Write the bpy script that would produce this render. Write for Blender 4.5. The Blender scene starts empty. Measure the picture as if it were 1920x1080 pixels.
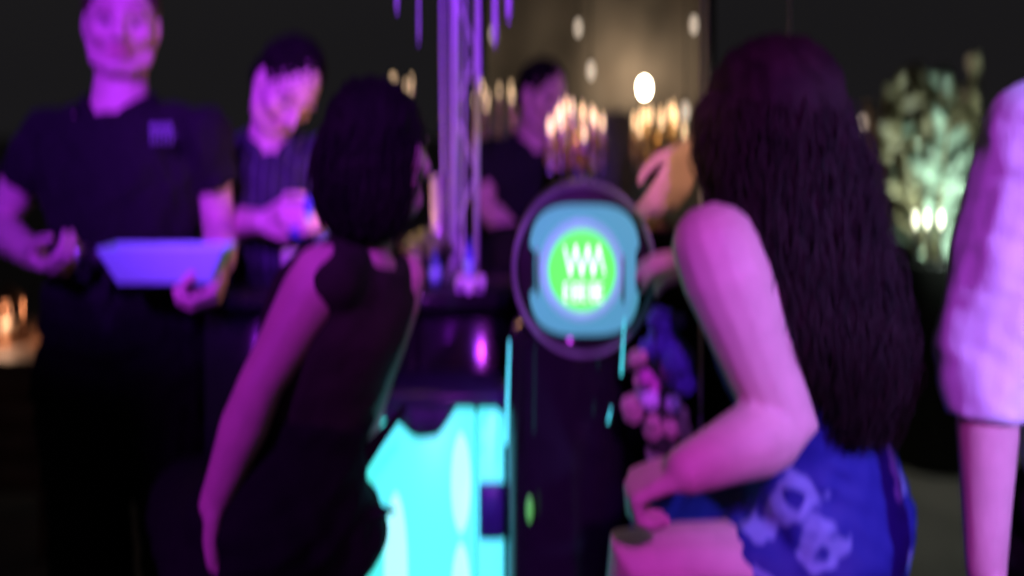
import bpy, bmesh, math, random
import numpy as np
from mathutils import Vector, Matrix
random.seed(7); rng = np.random.default_rng(7)
R = math.radians
SC = bpy.context.scene
COL = SC.collection
# ------------------------------------------------------------------ camera
FPX = 1500.0; HZ = 250.0; CAMZ = 1.4
cam = bpy.data.cameras.new('camera'); camo = bpy.data.objects.new('camera', cam); COL.objects.link(camo)
camo.location = (0, 0, CAMZ); camo.rotation_euler = (R(90), 0, 0)
cam.sensor_width = 36; cam.lens = 36*FPX/1920; cam.shift_y = -(540-HZ)/1920
cam.clip_start = 0.02; cam.clip_end = 500
cam.dof.use_dof = True; cam.dof.focus_distance = 0.62; cam.dof.aperture_fstop = 1.45; cam.dof.aperture_ratio = 2.0
SC.camera = camo
# ------------------------------------------------------------------ night sky
w = bpy.data.worlds.new('World'); SC.world = w; w.use_nodes = True
nt = w.node_tree; bgn = nt.nodes['Background']
sky = nt.nodes.new('ShaderNodeTexSky'); sky.sky_type = 'NISHITA'; sky.sun_disc = False
sky.sun_elevation = R(-4); sky.sun_rotation = R(200)
hs = nt.nodes.new('ShaderNodeHueSaturation'); hs.inputs['Saturation'].default_value = 0.12
nt.links.new(sky.outputs[0], hs.inputs['Color']); 
glow = nt.nodes.new('ShaderNodeMix'); glow.data_type = 'RGBA'; glow.blend_type = 'ADD'; glow.inputs[0].default_value = 1
glow.inputs[7].default_value = (.092, .086, .095, 1)      # even town glow of the night sky
nt.links.new(hs.outputs[0], glow.inputs[6]); nt.links.new(glow.outputs[2], bgn.inputs['Color'])
bgn.inputs['Strength'].default_value = 0.1
sun = bpy.data.lights.new('moonlight', 'SUN'); sun.energy = 0.004; sun.angle = R(0.5); sun.color = (.8, .87, 1)
suno = bpy.data.objects.new('moonlight', sun); COL.objects.link(suno); suno.rotation_euler = (R(55), 0, R(200))
SC.view_settings.view_transform = 'Standard'; SC.view_settings.look = 'None'
SC.view_settings.exposure = 0; SC.view_settings.gamma = 1
SC.cycles.use_denoising = True
SC.cycles.max_bounces = 6

def P(x, y, d):
    """a spot seen at photo pixel (x, y), d metres in front of the camera"""
    return np.array([(x-960)/FPX*d, d, CAMZ-(y-HZ)/FPX*d])
def V(*a): return np.array(a, float)
def nrm(v): v = np.asarray(v, float); return v/max(np.linalg.norm(v), 1e-9)

# ------------------------------------------------------------------ materials
def mat(name, col, rough=.6, metal=0, spec=.5, noise=0, nscale=30, bump=0, bscale=200, trans=0, emit=None, estr=0, sheen=0, tint=False, coat=0):
    m = bpy.data.materials.new(name); m.use_nodes = True
    t = m.node_tree; b = t.nodes['Principled BSDF']
    c = (*col, 1)
    b.inputs['Base Color'].default_value = c; b.inputs['Roughness'].default_value = rough
    b.inputs['Metallic'].default_value = metal; b.inputs['Specular IOR Level'].default_value = spec
    b.inputs['Transmission Weight'].default_value = trans; b.inputs['Coat Weight'].default_value = coat
    b.inputs['Sheen Weight'].default_value = sheen
    tc = t.nodes.new('ShaderNodeTexCoord')
    src = None
    if noise:
        n = t.nodes.new('ShaderNodeTexNoise'); n.inputs['Scale'].default_value = nscale; n.inputs['Detail'].default_value = 5
        t.links.new(tc.outputs['Object'], n.inputs['Vector'])
        r = t.nodes.new('ShaderNodeMapRange'); r.inputs[1].default_value = .3; r.inputs[2].default_value = .7
        r.inputs[3].default_value = 1-noise; r.inputs[4].default_value = 1+noise
        t.links.new(n.outputs['Fac'], r.inputs[0])
        mx = t.nodes.new('ShaderNodeMix'); mx.data_type = 'RGBA'; mx.blend_type = 'MULTIPLY'; mx.inputs[0].default_value = 1
        mx.inputs[6].default_value = c; t.links.new(r.outputs[0], mx.inputs[7]); src = mx.outputs[2]
    if tint:
        a = t.nodes.new('ShaderNodeAttribute'); a.attribute_name = 'tint'
        mx = t.nodes.new('ShaderNodeMix'); mx.data_type = 'RGBA'; mx.blend_type = 'MULTIPLY'; mx.inputs[0].default_value = 1
        if src: t.links.new(src, mx.inputs[6])
        else: mx.inputs[6].default_value = c
        t.links.new(a.outputs['Color'], mx.inputs[7]); src = mx.outputs[2]
    if src: t.links.new(src, b.inputs['Base Color'])
    if bump:
        n = t.nodes.new('ShaderNodeTexNoise'); n.inputs['Scale'].default_value = bscale; n.inputs['Detail'].default_value = 4
        t.links.new(tc.outputs['Object'], n.inputs['Vector'])
        bp = t.nodes.new('ShaderNodeBump'); bp.inputs['Strength'].default_value = bump; bp.inputs['Distance'].default_value = .004
        t.links.new(n.outputs['Fac'], bp.inputs['Height']); t.links.new(bp.outputs[0], b.inputs['Normal'])
    if emit:
        b.inputs['Emission Color'].default_value = (*emit, 1); b.inputs['Emission Strength'].default_value = estr
    return m
M = {}
M['skin_fair'] = mat('fair_skin', (.60, .39, .32), .55, spec=.3, noise=.08, nscale=25, bump=.15, bscale=300, tint=True)
M['skin_tan'] = mat('tan_skin', (.50, .30, .24), .55, spec=.3, noise=.08, nscale=25, bump=.15, bscale=300, tint=True)
M['skin_brown'] = mat('brown_skin', (.30, .15, .09), .5, noise=.08, nscale=25, bump=.15, bscale=300, tint=True)
M['navy'] = mat('navy_pique_cotton', (.011, .012, .011), .9, spec=.12, noise=.15, nscale=60, bump=.4, bscale=500)
M['black'] = mat('black_cloth', (.006, .007, .005), .9, spec=.1, noise=.15, nscale=50, bump=.3, bscale=400)
M['darkbrown'] = mat('dark_brown_cloth', (.020, .024, .012), .85, spec=.1, noise=.2, nscale=20, bump=.3, bscale=300)
M['grey'] = mat('charcoal_upholstery', (.10, .105, .13), .85, noise=.15, nscale=40, bump=.4, bscale=300)
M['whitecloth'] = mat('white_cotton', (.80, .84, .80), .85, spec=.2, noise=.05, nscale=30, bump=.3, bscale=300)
M['hair'] = mat('dark_brown_hair', (.018, .012, .010), .7, spec=.12, noise=.4, nscale=25, bump=.5, bscale=120)
M['hairblack'] = mat('black_hair', (.006, .005, .004), .8, spec=.05, noise=.4, nscale=25, bump=.5, bscale=120)
M['hairbrown'] = mat('brown_hair', (.05, .028, .016), .5, noise=.4, nscale=25, bump=.5, bscale=120)
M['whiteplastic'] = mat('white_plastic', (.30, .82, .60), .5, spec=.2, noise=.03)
M['blackplastic'] = mat('black_plastic', (.010, .010, .009), .45, spec=.25, noise=.1)
M['blackgloss'] = mat('gloss_black_lacquer', (.010, .010, .012), .15, spec=.35, noise=.1)
M['steel'] = mat('brushed_steel', (.55, .55, .56), .3, 1, noise=.1, nscale=80)
M['darksteel'] = mat('dark_steel', (.06, .06, .065), .4, 1, noise=.1)
M['greyrim'] = mat('grey_rim_plastic', (.17, .26, .18), .55, spec=.15, noise=.5, nscale=9)
M['gold'] = mat('aged_brass', (.55, .36, .15), .28, 1, noise=.2, nscale=60)
M['candle'] = mat('ivory_wax', (.75, .62, .42), .5, noise=.05)
M['flame'] = mat('warm_bulb', (1, .7, .4), .5, emit=(1, .66, .36), estr=2.2)
M['lampwhite'] = mat('lamp_lens', (1, .9, .7), .5, emit=(1, .86, .62), estr=60)
M['smallbulb'] = mat('frosted_bulb', (1, .9, .8), .5, emit=(1, .80, .62), estr=1.2)
M['coolbulb'] = mat('planter_bulb', (1, 1, .8), .5, emit=(1, .9, .6), estr=2.5)
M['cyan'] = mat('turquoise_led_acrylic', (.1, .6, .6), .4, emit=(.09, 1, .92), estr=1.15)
M['cyanhot'] = mat('turquoise_led_tube', (.3, .8, .8), .4, emit=(.30, 1, .92), estr=1.5)
M['bluepanel'] = mat('backlit_pale_blue_acrylic', (.03, .12, .12), .4, emit=(.085, .36, .52), estr=.9)
M['green'] = mat('lit_green_disc', (.03, .2, .02), .4, emit=(.13, 1, .13), estr=1.15)
M['whiteletter'] = mat('lit_white_lettering', (.8, .9, .8), .4, emit=(.75, 1, .75), estr=1.1)
M['greenled'] = mat('green_indicator', (.05, .3, .05), .4, emit=(.15, .7, .12), estr=.5)
M['crystal'] = mat('cut_crystal', (.85, .84, .88), .12, spec=.8, trans=.25, noise=.05)
M['cord'] = mat('white_cord', (.55, .53, .62), .6, noise=.05)
M['tent'] = mat('beige_tent_cloth', (.20, .165, .13), .9, noise=.45, nscale=2.2, bump=.3, bscale=60)
M['ground'] = mat('dark_terrace', (.09, .07, .06), .8, noise=.35, nscale=4, bump=.3, bscale=60)
M['wood'] = mat('warm_brown_wood', (.16, .075, .04), .55, noise=.4, nscale=9, bump=.2, bscale=60)
M['amber'] = mat('amber_liquor_glass', (.45, .2, .03), .1, trans=.3, noise=.1)
M['blueglass'] = mat('blue_glass', (.10, .14, .5), .1, trans=.3, noise=.1)
M['paleglass'] = mat('pale_glass', (.55, .55, .42), .12, trans=.4, noise=.05)
M['tealglass'] = mat('teal_glass', (.08, .22, .32), .12, trans=.2, noise=.05)
M['lime'] = mat('lime_green', (.10, .17, .05), .5, noise=.3, nscale=60)
M['leafteal'] = mat('pale_green_leaf', (.30, .40, .30), .5, noise=.25, nscale=15)
M['leafolive'] = mat('olive_leaf', (.20, .17, .09), .5, noise=.3, nscale=15)
M['pampas'] = mat('dry_tan_plume', (.32, .24, .16), .9, noise=.3, nscale=30)
M['petal_violet'] = mat('violet_petal', (.22, .12, .62), .6, noise=.25, nscale=60)
M['petal_pink'] = mat('pink_petal', (.62, .18, .42), .6, noise=.2, nscale=60)
M['petal_white'] = mat('white_petal', (.7, .66, .74), .6, noise=.1, nscale=60)
M['petal_cream'] = mat('cream_petal', (.55, .43, .30), .6, noise=.2, nscale=60)
M['stemgreen'] = mat('dark_stem', (.04, .07, .03), .6, noise=.2)
M['lensv'] = mat('violet_lens', (.3, .1, .8), .3, emit=(.4, .1, 1), estr=2)
M['purplecloth'] = mat('white_napkin', (.7, .68, .72), .85, noise=.05)
M['badge'] = mat('embroidered_thread', (.16, .17, .20), .7, noise=.1)
M['copper'] = mat('copper', (.25, .13, .08), .45, 1, noise=.2)

def stripe_mat():
    m = mat('navy_pinstripe', (.012, .011, .026), .8, bump=.3, bscale=400)
    t = m.node_tree; b = t.nodes['Principled BSDF']
    tc = t.nodes.new('ShaderNodeTexCoord'); wv = t.nodes.new('ShaderNodeTexWave')
    wv.inputs['Scale'].default_value = 12; wv.inputs['Distortion'].default_value = .6; wv.inputs['Detail'].default_value = 1
    cr = t.nodes.new('ShaderNodeValToRGB'); cr.color_ramp.elements[0].position = .8; cr.color_ramp.elements[0].color = (.010, .009, .022, 1)
    cr.color_ramp.elements[1].position = .97; cr.color_ramp.elements[1].color = (.035, .034, .055, 1)
    t.links.new(tc.outputs['Object'], wv.inputs['Vector']); t.links.new(wv.outputs['Fac'], cr.inputs[0]); t.links.new(cr.outputs[0], b.inputs['Base Color'])
    return m
M['pinstripe'] = stripe_mat()
def dress_mat():
    m = mat('blue_print_dress', (.03, .03, .35), .75, bump=.2, bscale=300)
    t = m.node_tree; b = t.nodes['Principled BSDF']
    tc = t.nodes.new('ShaderNodeTexCoord'); vo = t.nodes.new('ShaderNodeTexVoronoi'); vo.inputs['Scale'].default_value = 7.5; vo.inputs['Randomness'].default_value = .8
    nz = t.nodes.new('ShaderNodeTexNoise'); nz.inputs['Scale'].default_value = 14
    ad = t.nodes.new('ShaderNodeMix'); ad.data_type = 'RGBA'; ad.blend_type = 'LINEAR_LIGHT'; ad.inputs[0].default_value = .06
    t.links.new(tc.outputs['Object'], nz.inputs['Vector']); t.links.new(tc.outputs['Object'], ad.inputs[6]); t.links.new(nz.outputs['Color'], ad.inputs[7])
    t.links.new(ad.outputs[2], vo.inputs['Vector'])
    cr = t.nodes.new('ShaderNodeValToRGB'); e = cr.color_ramp.elements
    dk = (.006, .010, .16, 1); lt = (.16, .22, .40, 1)
    e[0].position = 0; e[0].color = dk; e[1].position = 1; e[1].color = dk
    for p, c in ((.14, dk), (.19, lt), (.26, lt), (.31, dk)):
        q = e.new(p); q.color = c
    t.links.new(vo.outputs['Distance'], cr.inputs[0]); t.links.new(cr.outputs[0], b.inputs['Base Color'])
    return m
M['dress'] = dress_mat()

# ------------------------------------------------------------------ mesh helpers
def link(o, parent=None):
    COL.objects.link(o)
    if parent is not None: o.parent = parent
    return o
def tag(o, label=None, cat=None, group=None, kind=None):
    if label: o['label'] = label
    if cat: o['category'] = cat
    if group: o['group'] = group
    if kind: o['kind'] = kind
    return o
def empty(name, label, cat, loc=(0, 0, 0), group=None):
    o = bpy.data.objects.new(name, None); o.location = tuple(float(v) for v in loc); o.empty_display_size = .1
    COL.objects.link(o); return tag(o, label, cat, group)
def combine(prims):
    vs, fs, n = [], [], 0
    for v, f in prims:
        vs.append(np.asarray(v, float)); fs += [tuple(i+n for i in q) for q in f]; n += len(v)
    return np.vstack(vs), fs
def mesh_obj(name, prims, material, parent=None, smooth=True):
    """prims are in world space; the child is parented keeping world place"""
    v, f = combine(prims)
    off = np.array(parent_world(parent)) if parent is not None else np.zeros(3)
    me = bpy.data.meshes.new(name); me.from_pydata((v-off).tolist(), [], f); me.materials.append(M[material] if isinstance(material, str) else material)
    bm = bmesh.new(); bm.from_mesh(me); bmesh.ops.recalc_face_normals(bm, faces=bm.faces); bm.to_mesh(me); bm.free()
    if smooth: me.polygons.foreach_set('use_smooth', [True]*len(me.polygons))
    me.update()
    return link(bpy.data.objects.new(name, me), parent)
def parent_world(p):
    t = Vector((0, 0, 0))
    while p is not None: t += p.location; p = p.parent
    return t
def frame(d, hint=(0, 0, 1)):
    d = nrm(d); h = np.asarray(hint, float)
    if abs(d @ nrm(h)) > .97: h = V(1, 0, 0) if abs(d[0]) < .9 else V(0, 1, 0)
    s = nrm(np.cross(d, h)); return s, np.cross(s, d)
def loft(secs, n=20, cap=True):
    """secs: (centre, axis_a*ra, axis_b*rb) ellipses -> closed tube"""
    a = np.linspace(0, 2*np.pi, n, endpoint=False); ca, sa = np.cos(a)[:, None], np.sin(a)[:, None]
    v = np.vstack([c+ca*A+sa*B for c, A, B in secs]); f = []
    k = len(secs)
    for i in range(k-1):
        for j in range(n):
            j2 = (j+1) % n
            f.append((i*n+j, i*n+j2, (i+1)*n+j2, (i+1)*n+j))
    if cap: f.append(tuple(range(n-1, -1, -1))); f.append(tuple((k-1)*n+j for j in range(n)))
    return v, f
def tube(pts, rad, n=12, round_ends=True, hint=(0, 0, 1), flat=1.0):
    pts = [np.asarray(p, float) for p in pts]
    rad = list(rad) if hasattr(rad, '__len__') else [rad]*len(pts)
    secs = []; m = len(pts)
    dirs = [nrm(pts[min(i+1, m-1)]-pts[max(i-1, 0)]) for i in range(m)]
    s, u = frame(dirs[0], hint)
    for i in range(m):
        d = dirs[i]; s = nrm(s-d*(s@d)); u = np.cross(s, d)
        if i == 0 and round_ends:
            for q in (0.95, .7, .35): secs.append((pts[0]-d*rad[0]*q, s*rad[0]*math.sqrt(1-q*q)*1.0+s*1e-5, u*rad[0]*flat*math.sqrt(1-q*q)+u*1e-5))
        secs.append((pts[i], s*rad[i], u*rad[i]*flat))
        if i == m-1 and round_ends:
            for q in (.35, .7, .95): secs.append((pts[i]+d*rad[i]*q, s*rad[i]*math.sqrt(1-q*q), u*rad[i]*flat*math.sqrt(1-q*q)))
    return loft(secs, n)
def ell(c, r, ax=None, n=16, k=10):
    ax = np.eye(3) if ax is None else np.array(ax)
    r = np.array([r]*3 if np.isscalar(r) else r, float); v = []; f = []
    for i in range(1, k):
        t = math.pi*i/k
        for j in range(n):
            p = 2*math.pi*j/n; v.append((math.sin(t)*math.cos(p), math.sin(t)*math.sin(p), math.cos(t)))
    v.append((0, 0, 1)); v.append((0, 0, -1)); T, B = (k-1)*n, (k-1)*n+1
    for i in range(k-2):
        for j in range(n): f.append((i*n+j, (i+1)*n+j, (i+1)*n+(j+1) % n, i*n+(j+1) % n))
    for j in range(n): f.append((T, j, (j+1) % n)); f.append((B, (k-2)*n+(j+1) % n, (k-2)*n+j))
    return np.asarray(c)+(np.array(v)*r)@ax, f
def box(c, h, ax=None, bev=0):
    ax = np.eye(3) if ax is None else np.array(ax); h = np.array(h, float)
    if not bev:
        v = np.array([(x, y, z) for x in (-1, 1) for y in (-1, 1) for z in (-1, 1)], float)*h
        f = [(0, 1, 3, 2), (4, 6, 7, 5), (0, 4, 5, 1), (2, 3, 7, 6), (0, 2, 6, 4), (1, 5, 7, 3)]
        return np.asarray(c)+v@ax, f
    b = bev
    def ring(x, y, z): return [(-x+b, -y, z), (x-b, -y, z), (x, -y+b, z), (x, y-b, z), (x-b, y, z), (-x+b, y, z), (-x, y-b, z), (-x, -y+b, z)]
    x, y, z = h
    v = [(p[0]*.999, p[1]*.999, p[2]) for p in ring(x-b, y-b, -z)]+ring(x, y, -z+b)+ring(x, y, z-b)+ring(x-b, y-b, z)
    f = [tuple(range(7, -1, -1)), tuple(range(24, 32))]
    for i in range(3):
        for j in range(8): f.append((i*8+j, i*8+(j+1) % 8, (i+1)*8+(j+1) % 8, (i+1)*8+j))
    return np.asarray(c)+np.array(v)@ax, f
def lathe(c, prof, n=20, ax=None, sx=1, sy=1):
    ax = np.eye(3) if ax is None else np.array(ax); secs = []
    for r, z in prof: secs.append((np.asarray(c)+ax[2]*z, ax[0]*max(r, 1e-4)*sx, ax[1]*max(r, 1e-4)*sy))
    return loft(secs, n)

def folds(co, no, amp, fr, seed=0):
    r = np.random.default_rng(seed); d = np.zeros(len(co))
    for i in range(7):
        k = r.normal(size=3)*fr*(1+.35*i); d += np.sin(co@k+r.uniform(0, 6.28)+1.5*np.sin(co@(k[[1, 2, 0]]*.6)))/(1+.3*i)
    return co+no*(d*amp/2)[:, None]
def skinmesh(name, prims, voxel, smooth, material, parent, fold=None, post=None, paint=None):
    """closed shapes fused into one continuous surface"""
    v, f = combine(prims)
    me = bpy.data.meshes.new(name+'_src'); me.from_pydata(v.tolist(), [], f); me.update()
    o = bpy.data.objects.new(name+'_src', me); COL.objects.link(o)
    md = o.modifiers.new('r', 'REMESH'); md.mode = 'VOXEL'; md.voxel_size = voxel
    ms = o.modifiers.new('s', 'SMOOTH'); ms.factor = .5; ms.iterations = smooth
    dg = bpy.context.evaluated_depsgraph_get(); dg.update()
    nm = bpy.data.meshes.new_from_object(o.evaluated_get(dg)); nm.name = name
    bpy.data.objects.remove(o); bpy.data.meshes.remove(me)
    n = len(nm.vertices); co = np.empty(n*3); nm.vertices.foreach_get('co', co); co = co.reshape(-1, 3)
    no = np.empty(n*3); nm.vertices.foreach_get('normal', no); no = no.reshape(-1, 3)
    if post is not None: co = post(co, no)
    if fold: co = folds(co, no, *fold)
    col = np.ones((n, 4))
    if paint is not None: col[:, :3] = paint(co)
    off = np.array(parent_world(parent)) if parent is not None else np.zeros(3)
    nm.vertices.foreach_set('co', (co-off).ravel())
    at = nm.attributes.new('tint', 'FLOAT_COLOR', 'POINT'); at.data.foreach_set('color', col.ravel())
    nm.materials.clear(); nm.materials.append(M[material] if isinstance(material, str) else material)
    nm.polygons.foreach_set('use_smooth', [True]*len(nm.polygons)); nm.update()
    return link(bpy.data.objects.new(name, nm), parent)

# ------------------------------------------------------------------ figures
class Head:
    def __init__(s, c, fwd, up=(0, 0, 1), sc=1.0):
        s.c = np.asarray(c, float); s.f = nrm(fwd); u = np.asarray(up, float); s.u = nrm(u-s.f*(u@s.f)); s.s = np.cross(s.f, s.u); s.k = sc
        s.ax = np.array([s.s, s.f, s.u])
    def w(s, x, y, z): return s.c+s.k*(x*s.s+y*s.f+z*s.u)
    def loc(s, co): return ((co-s.c)@s.ax.T)/s.k
    def prims(s, nose=1.0):
        v, f = ell((0, 0, 0), 1.0, n=28, k=20); x, y, z = v.T
        wd = np.where(z < 0, 1-.26*np.abs(z)**1.6, 1.0)
        yy = np.where(y < 0, y*(1-.42*np.clip((-z-.1)/.9, 0, 1)), y*(1-.06*np.clip(-z, 0, 1)))
        hv = np.stack([x*.075*wd, yy*.096-.004, z*.117], 1)
        out = [(s.c+s.k*(hv@s.ax), f)]
        k = s.k; e = lambda p, r: out.append(ell(s.w(*p), np.array(r)*k, s.ax, 14, 9))
        t = lambda ps, r: out.append(tube([s.w(*p) for p in ps], [q*k for q in r], 10))
        e((0, .062, -.098), (.027, .024, .020))
        for g in (-1, 1):
            t([(g*.060, .002, -.045), (g*.050, .032, -.082), (g*.018, .064, -.101)], [.016, .018, .018])
            e((g*.040, .058, -.024), (.027, .023, .024))
            e((g*.077, -.006, -.006), (.008, .019, .032))
            e((g*.013, .098, -.034), (.009, .011, .008))
        t([(-.042, .078, .022), (0, .089, .024), (.042, .078, .022)], [.010, .010, .010])
        t([(0, .090, .012), (0, .106*1, -.014), (0, .113, -.030)], [.008, .010, .0125])
        t([(-.022, .082, -.060), (0, .093, -.058), (.022, .082, -.060)], [.005, .0065, .005])
        t([(-.016, .084, -.068), (0, .092, -.069), (.016, .084, -.068)], [.005, .0065, .005])
        return out
    def post(s, co, no):
        l = s.loc(co); d = np.zeros(len(co))
        for g in (-1, 1):
            d += .011*np.exp(-(((l[:, 0]-g*.031)/.016)**2+((l[:, 2]-.002)/.011)**2))*(l[:, 1] > .04)*(l[:, 1] < .14)
            d -= .005*np.exp(-(((l[:, 0]-g*.031)/.011)**2+((l[:, 2]-.000)/.007)**2))*(l[:, 1] > .04)*(l[:, 1] < .14)
        d += .004*np.exp(-((l[:, 0]/.024)**2+((l[:, 2]+.0635)/.0028)**2))*(l[:, 1] > .05)*(l[:, 1] < .14)
        return co-s.f*(d*s.k)[:, None]
    def paint(s, co, stubble=0.0, smile=0.0):
        l = s.loc(co); x, y, z = l.T; col = np.ones((len(co), 3)); fr = (y > .045)*(y < .14)
        def lay(mask, c): nonlocal col; m = np.clip(mask, 0, 1)[:, None]; col = col*(1-m)+np.array(c)*m
        ax = np.abs(x)
        if stubble: lay(stubble*np.clip((-.045-z)/.02, 0, 1)*np.clip((y+.02)/.03, 0, 1)*(z > -.125)*(y < .14), (.55, .5, .5))
        lay(fr*np.exp(-(((ax-.045)/.02)**2+((z+.03)/.018)**2))*.15, (1.1, .8, .78))
        zz = z-.028-.006*np.sin((ax-.012)/.04*3.1)
        lay(fr*1.6*np.exp(-(((ax-.032)/.019)**4+(zz/.0050)**2)), (.42, .34, .32))
        lay(fr*1.8*np.exp(-(((ax-.031)/.0145)**4+((z-.001)/.0062)**4)), (.20, .16, .15))
        lay(fr*1.6*np.exp(-(((ax-.031)/.0115)**4+((z-.000)/.0042)**4)), (1.0, 1.25, 1.4))
        lay(fr*2*np.exp(-(((ax-.031)/.0055)**2+((z)/.0052)**2)), (.06, .05, .05))
        zl = z+.0635-smile*14*x*x
        lay(fr*1.4*np.exp(-((x/.026)**4+(zl/.008)**4)), (.95, .72, .7))
        lay(fr*1.4*np.exp(-((x/.024)**4+(zl/.0022)**2)), (.6, .4, .4))
        return col
def hand(w, d, pn, th, curl=.4, k=1.0, spread=.05, thumb_in=.3):
    """w wrist, d pointing direction, pn palm normal (towards the palm's inside), th thumb side"""
    d = nrm(d); pn = nrm(pn-d*(np.asarray(pn)@d)); t = np.cross(d, pn); t = t if t@np.asarray(th) > 0 else -t
    out = []
    for i, (o, L) in enumerate(((.030, .088), (.010, .092), (-.010, .087), (-.028, .078))):
        o *= k; b = w+t*o*.62+d*.008; kn = w+d*L*k+t*o-pn*.003
        out.append(tube([b, (b+kn)/2-pn*.003, kn], [.014*k, .013*k, .0112*k], 10))
        lens = np.array([.042, .027, .021])*k*(1.0, 1.1, 1.02, .82)[i]; a = .25*curl; p = kn; pts = [p]; c = curl*(1+.12*i)
        fd = nrm(d+t*spread*(1.5-i))
        for q, l in enumerate(lens):
            a += c*(.75, 1.0, .65)[q]; p = p+(fd*math.cos(a)+pn*math.sin(a))*l; pts.append(p)
        out.append(tube(pts, [.0102*k, .0096*k, .0088*k, .0076*k], 9))
    tb = w+d*.022*k+t*.022*k+pn*.006*k; p1 = tb+(d*.62+t*.6+pn*(.25+thumb_in*.6))*.042*k
    p2 = p1+nrm(d*.85+t*.25+pn*(.2+thumb_in))*.034*k; p3 = p2+nrm(d*.95-t*.05+pn*(.25+thumb_in))*.026*k
    out.append(tube([tb, p1, p2, p3], [.0165*k, .013*k, .011*k, .009*k], 9))
    return out
def torso(neck, pel, side, b=1.0, fem=0, grow=0.0, z0=0.0, z1=1.0, front=None):
    """elliptical sections from pelvis (0) to neck base (1)"""
    ax = neck-pel; L = np.linalg.norm(ax); up = ax/L; s = nrm(side-up*(side@up)); f = np.cross(up, s)
    prof = [(-.14, .085, .075), (-.05, .160, .112), (.04, .172, .118), (.16, .165, .112), (.34, .140, .100), (.52, .152, .110), (.70, .172, .118), (.84, .178, .105), (.93, .135, .085), (1.0, .075, .065), (1.05, .058, .058)]
    if fem: prof = [(-.14, .09, .08), (-.05, .165, .115), (.04, .178, .120), (.16, .160, .108), (.34, .122, .088), (.52, .130, .098), (.70, .148, .118), (.84, .150, .092), (.93, .115, .075), (1.0, .062, .056), (1.05, .050, .050)]
    ts = [p[0] for p in prof]; out = []
    lo, hi = max(z0, -.14), min(z1, 1.05)
    for t in np.linspace(lo, hi, 22):
        a = np.interp(t, ts, [p[1] for p in prof])*b+grow; c = np.interp(t, ts, [p[2] for p in prof])*b+grow
        out.append((pel+ax*t, s*a, f*c))
    return loft(out, 28)
def limb(a, b, c, r, n=14, mid=None):
    """two-bone limb with muscle taper; r = radii at 5 stations"""
    q = lambda p, t, u: p*(1-u)+t*u
    out = nrm(b-(a+c)/2)
    pts = [a, q(a, b, .18), q(a, b, .45), q(a, b, .78), b, q(b, c, .14), q(b, c, .34), q(b, c, .68), c]
    rr = [r[0], r[0]*1.04, r[1], (r[1]+r[2])*.475, r[2], r[2]*1.02, r[3]*1.04, (r[3]+r[4])*.5, r[4]]
    return tube(pts, rr, n)
def person(label, cat_mat, head, neck, pel, side, sh, el, wr, hands, hip, kn, an, toe, b=1.0, fem=0, voxel=.006, smooth=5, stubble=0, armr=1.0, neckr=.055, smile=0, legs=True, group=None):
    base = np.array([pel[0], pel[1], 0.0])
    root = empty('person', label, 'person', base, group)
    pr = head.prims()
    pr.append(tube([neck-.02*(head.u), neck*.5+head.w(0, -.018, -.06)*.5, head.w(0, -.012, -.045)], [neckr*1.15, neckr, neckr], 16))
    pr.append(torso(neck, pel, side, b, fem, z0=-.14))
    for i in (0, 1):
        pr.append(tube([neck+(pel-neck)*.03, sh[i]*.5+neck*.5+V(0, 0, -.018), sh[i]], [.045*b, .046*b, .050*armr], 14))
        k = armr
        pr.append(limb(sh[i], el[i], wr[i], [.054*k, .050*k, .040*k, .041*k, .027*k]))
        pr += hands[i]
        if legs:
            pr.append(limb(hip[i], kn[i], an[i], [.092*b, .080*b, .056*b, .056*b, .036*b]))
            pr.append(tube([an[i]+V(0, 0, -.03), an[i]+toe[i]*.09+V(0, 0, -.045), an[i]+toe[i]*.17+V(0, 0, -.055)], [.038, .036, .028], 10))
    skinmesh('body', pr, voxel, smooth, cat_mat, root, post=head.post, paint=lambda co: head.paint(co, stubble, smile))
    return root
def shoes(root, an, toe, m='blackplastic'):
    for a, t in zip(an, toe):
        skinmesh('shoe', [tube([a+V(0, 0, -.02), a+V(0, 0, -.05)+t*.06, a+t*.15+V(0, 0, -.062), a+t*.20+V(0, 0, -.066)], [.046, .046, .040, .030], 12), box(a+t*.07+V(0, 0, -.088), (.04, .04, .010))], .008, 3, m, root)
def trousers(root, pel, neck, side, hip, kn, an, b=1.0, m='black', top=.18, seed=3):
    pr = [torso(neck, pel, side, b, 0, .026, -.14, top)]
    for i in (0, 1): pr.append(limb(hip[i], kn[i], an[i]+V(0, 0, -.03), [.118*b, .106*b, .088*b, .082*b, .072*b]))
    return skinmesh('trousers', pr, .009, 4, m, root, fold=(.006, 34, seed))
def shirt(root, neck, pel, side, sh, el, wr, m, b=1.0, sleeve=(.75, .75), hem=-.02, grow=.016, fem=0, seed=1, sr=1.0, name='shirt', foldamp=.007, top=.955):
    pr = [torso(neck, pel, side, b, fem, grow, hem, top)]
    for i in (0, 1):
        pr.append(tube([neck+(pel-neck)*.10, sh[i]*.5+neck*.5+V(0, 0, -.022), sh[i]], [.050*b, .060*b, .066*b], 14))
        s = sleeve[i]
        if s <= 1:
            e = sh[i]+(el[i]-sh[i])*s; pr.append(tube([sh[i], (sh[i]+e)/2, e], [.070*sr, .066*sr, .062*sr], 16, round_ends=False))
            pr.append(ell(sh[i], .070*sr))
        else:
            e = el[i]+(wr[i]-el[i])*(s-1); pr.append(tube([sh[i], (sh[i]+el[i])/2, el[i], (el[i]+e)/2, e], [.070*sr, .064*sr, .056*sr, .05*sr, .042*sr], 16, round_ends=False))
            pr.append(ell(sh[i], .070*sr))
    return skinmesh(name, pr, .007, 3, m, root, fold=(foldamp, 36, seed))
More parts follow.
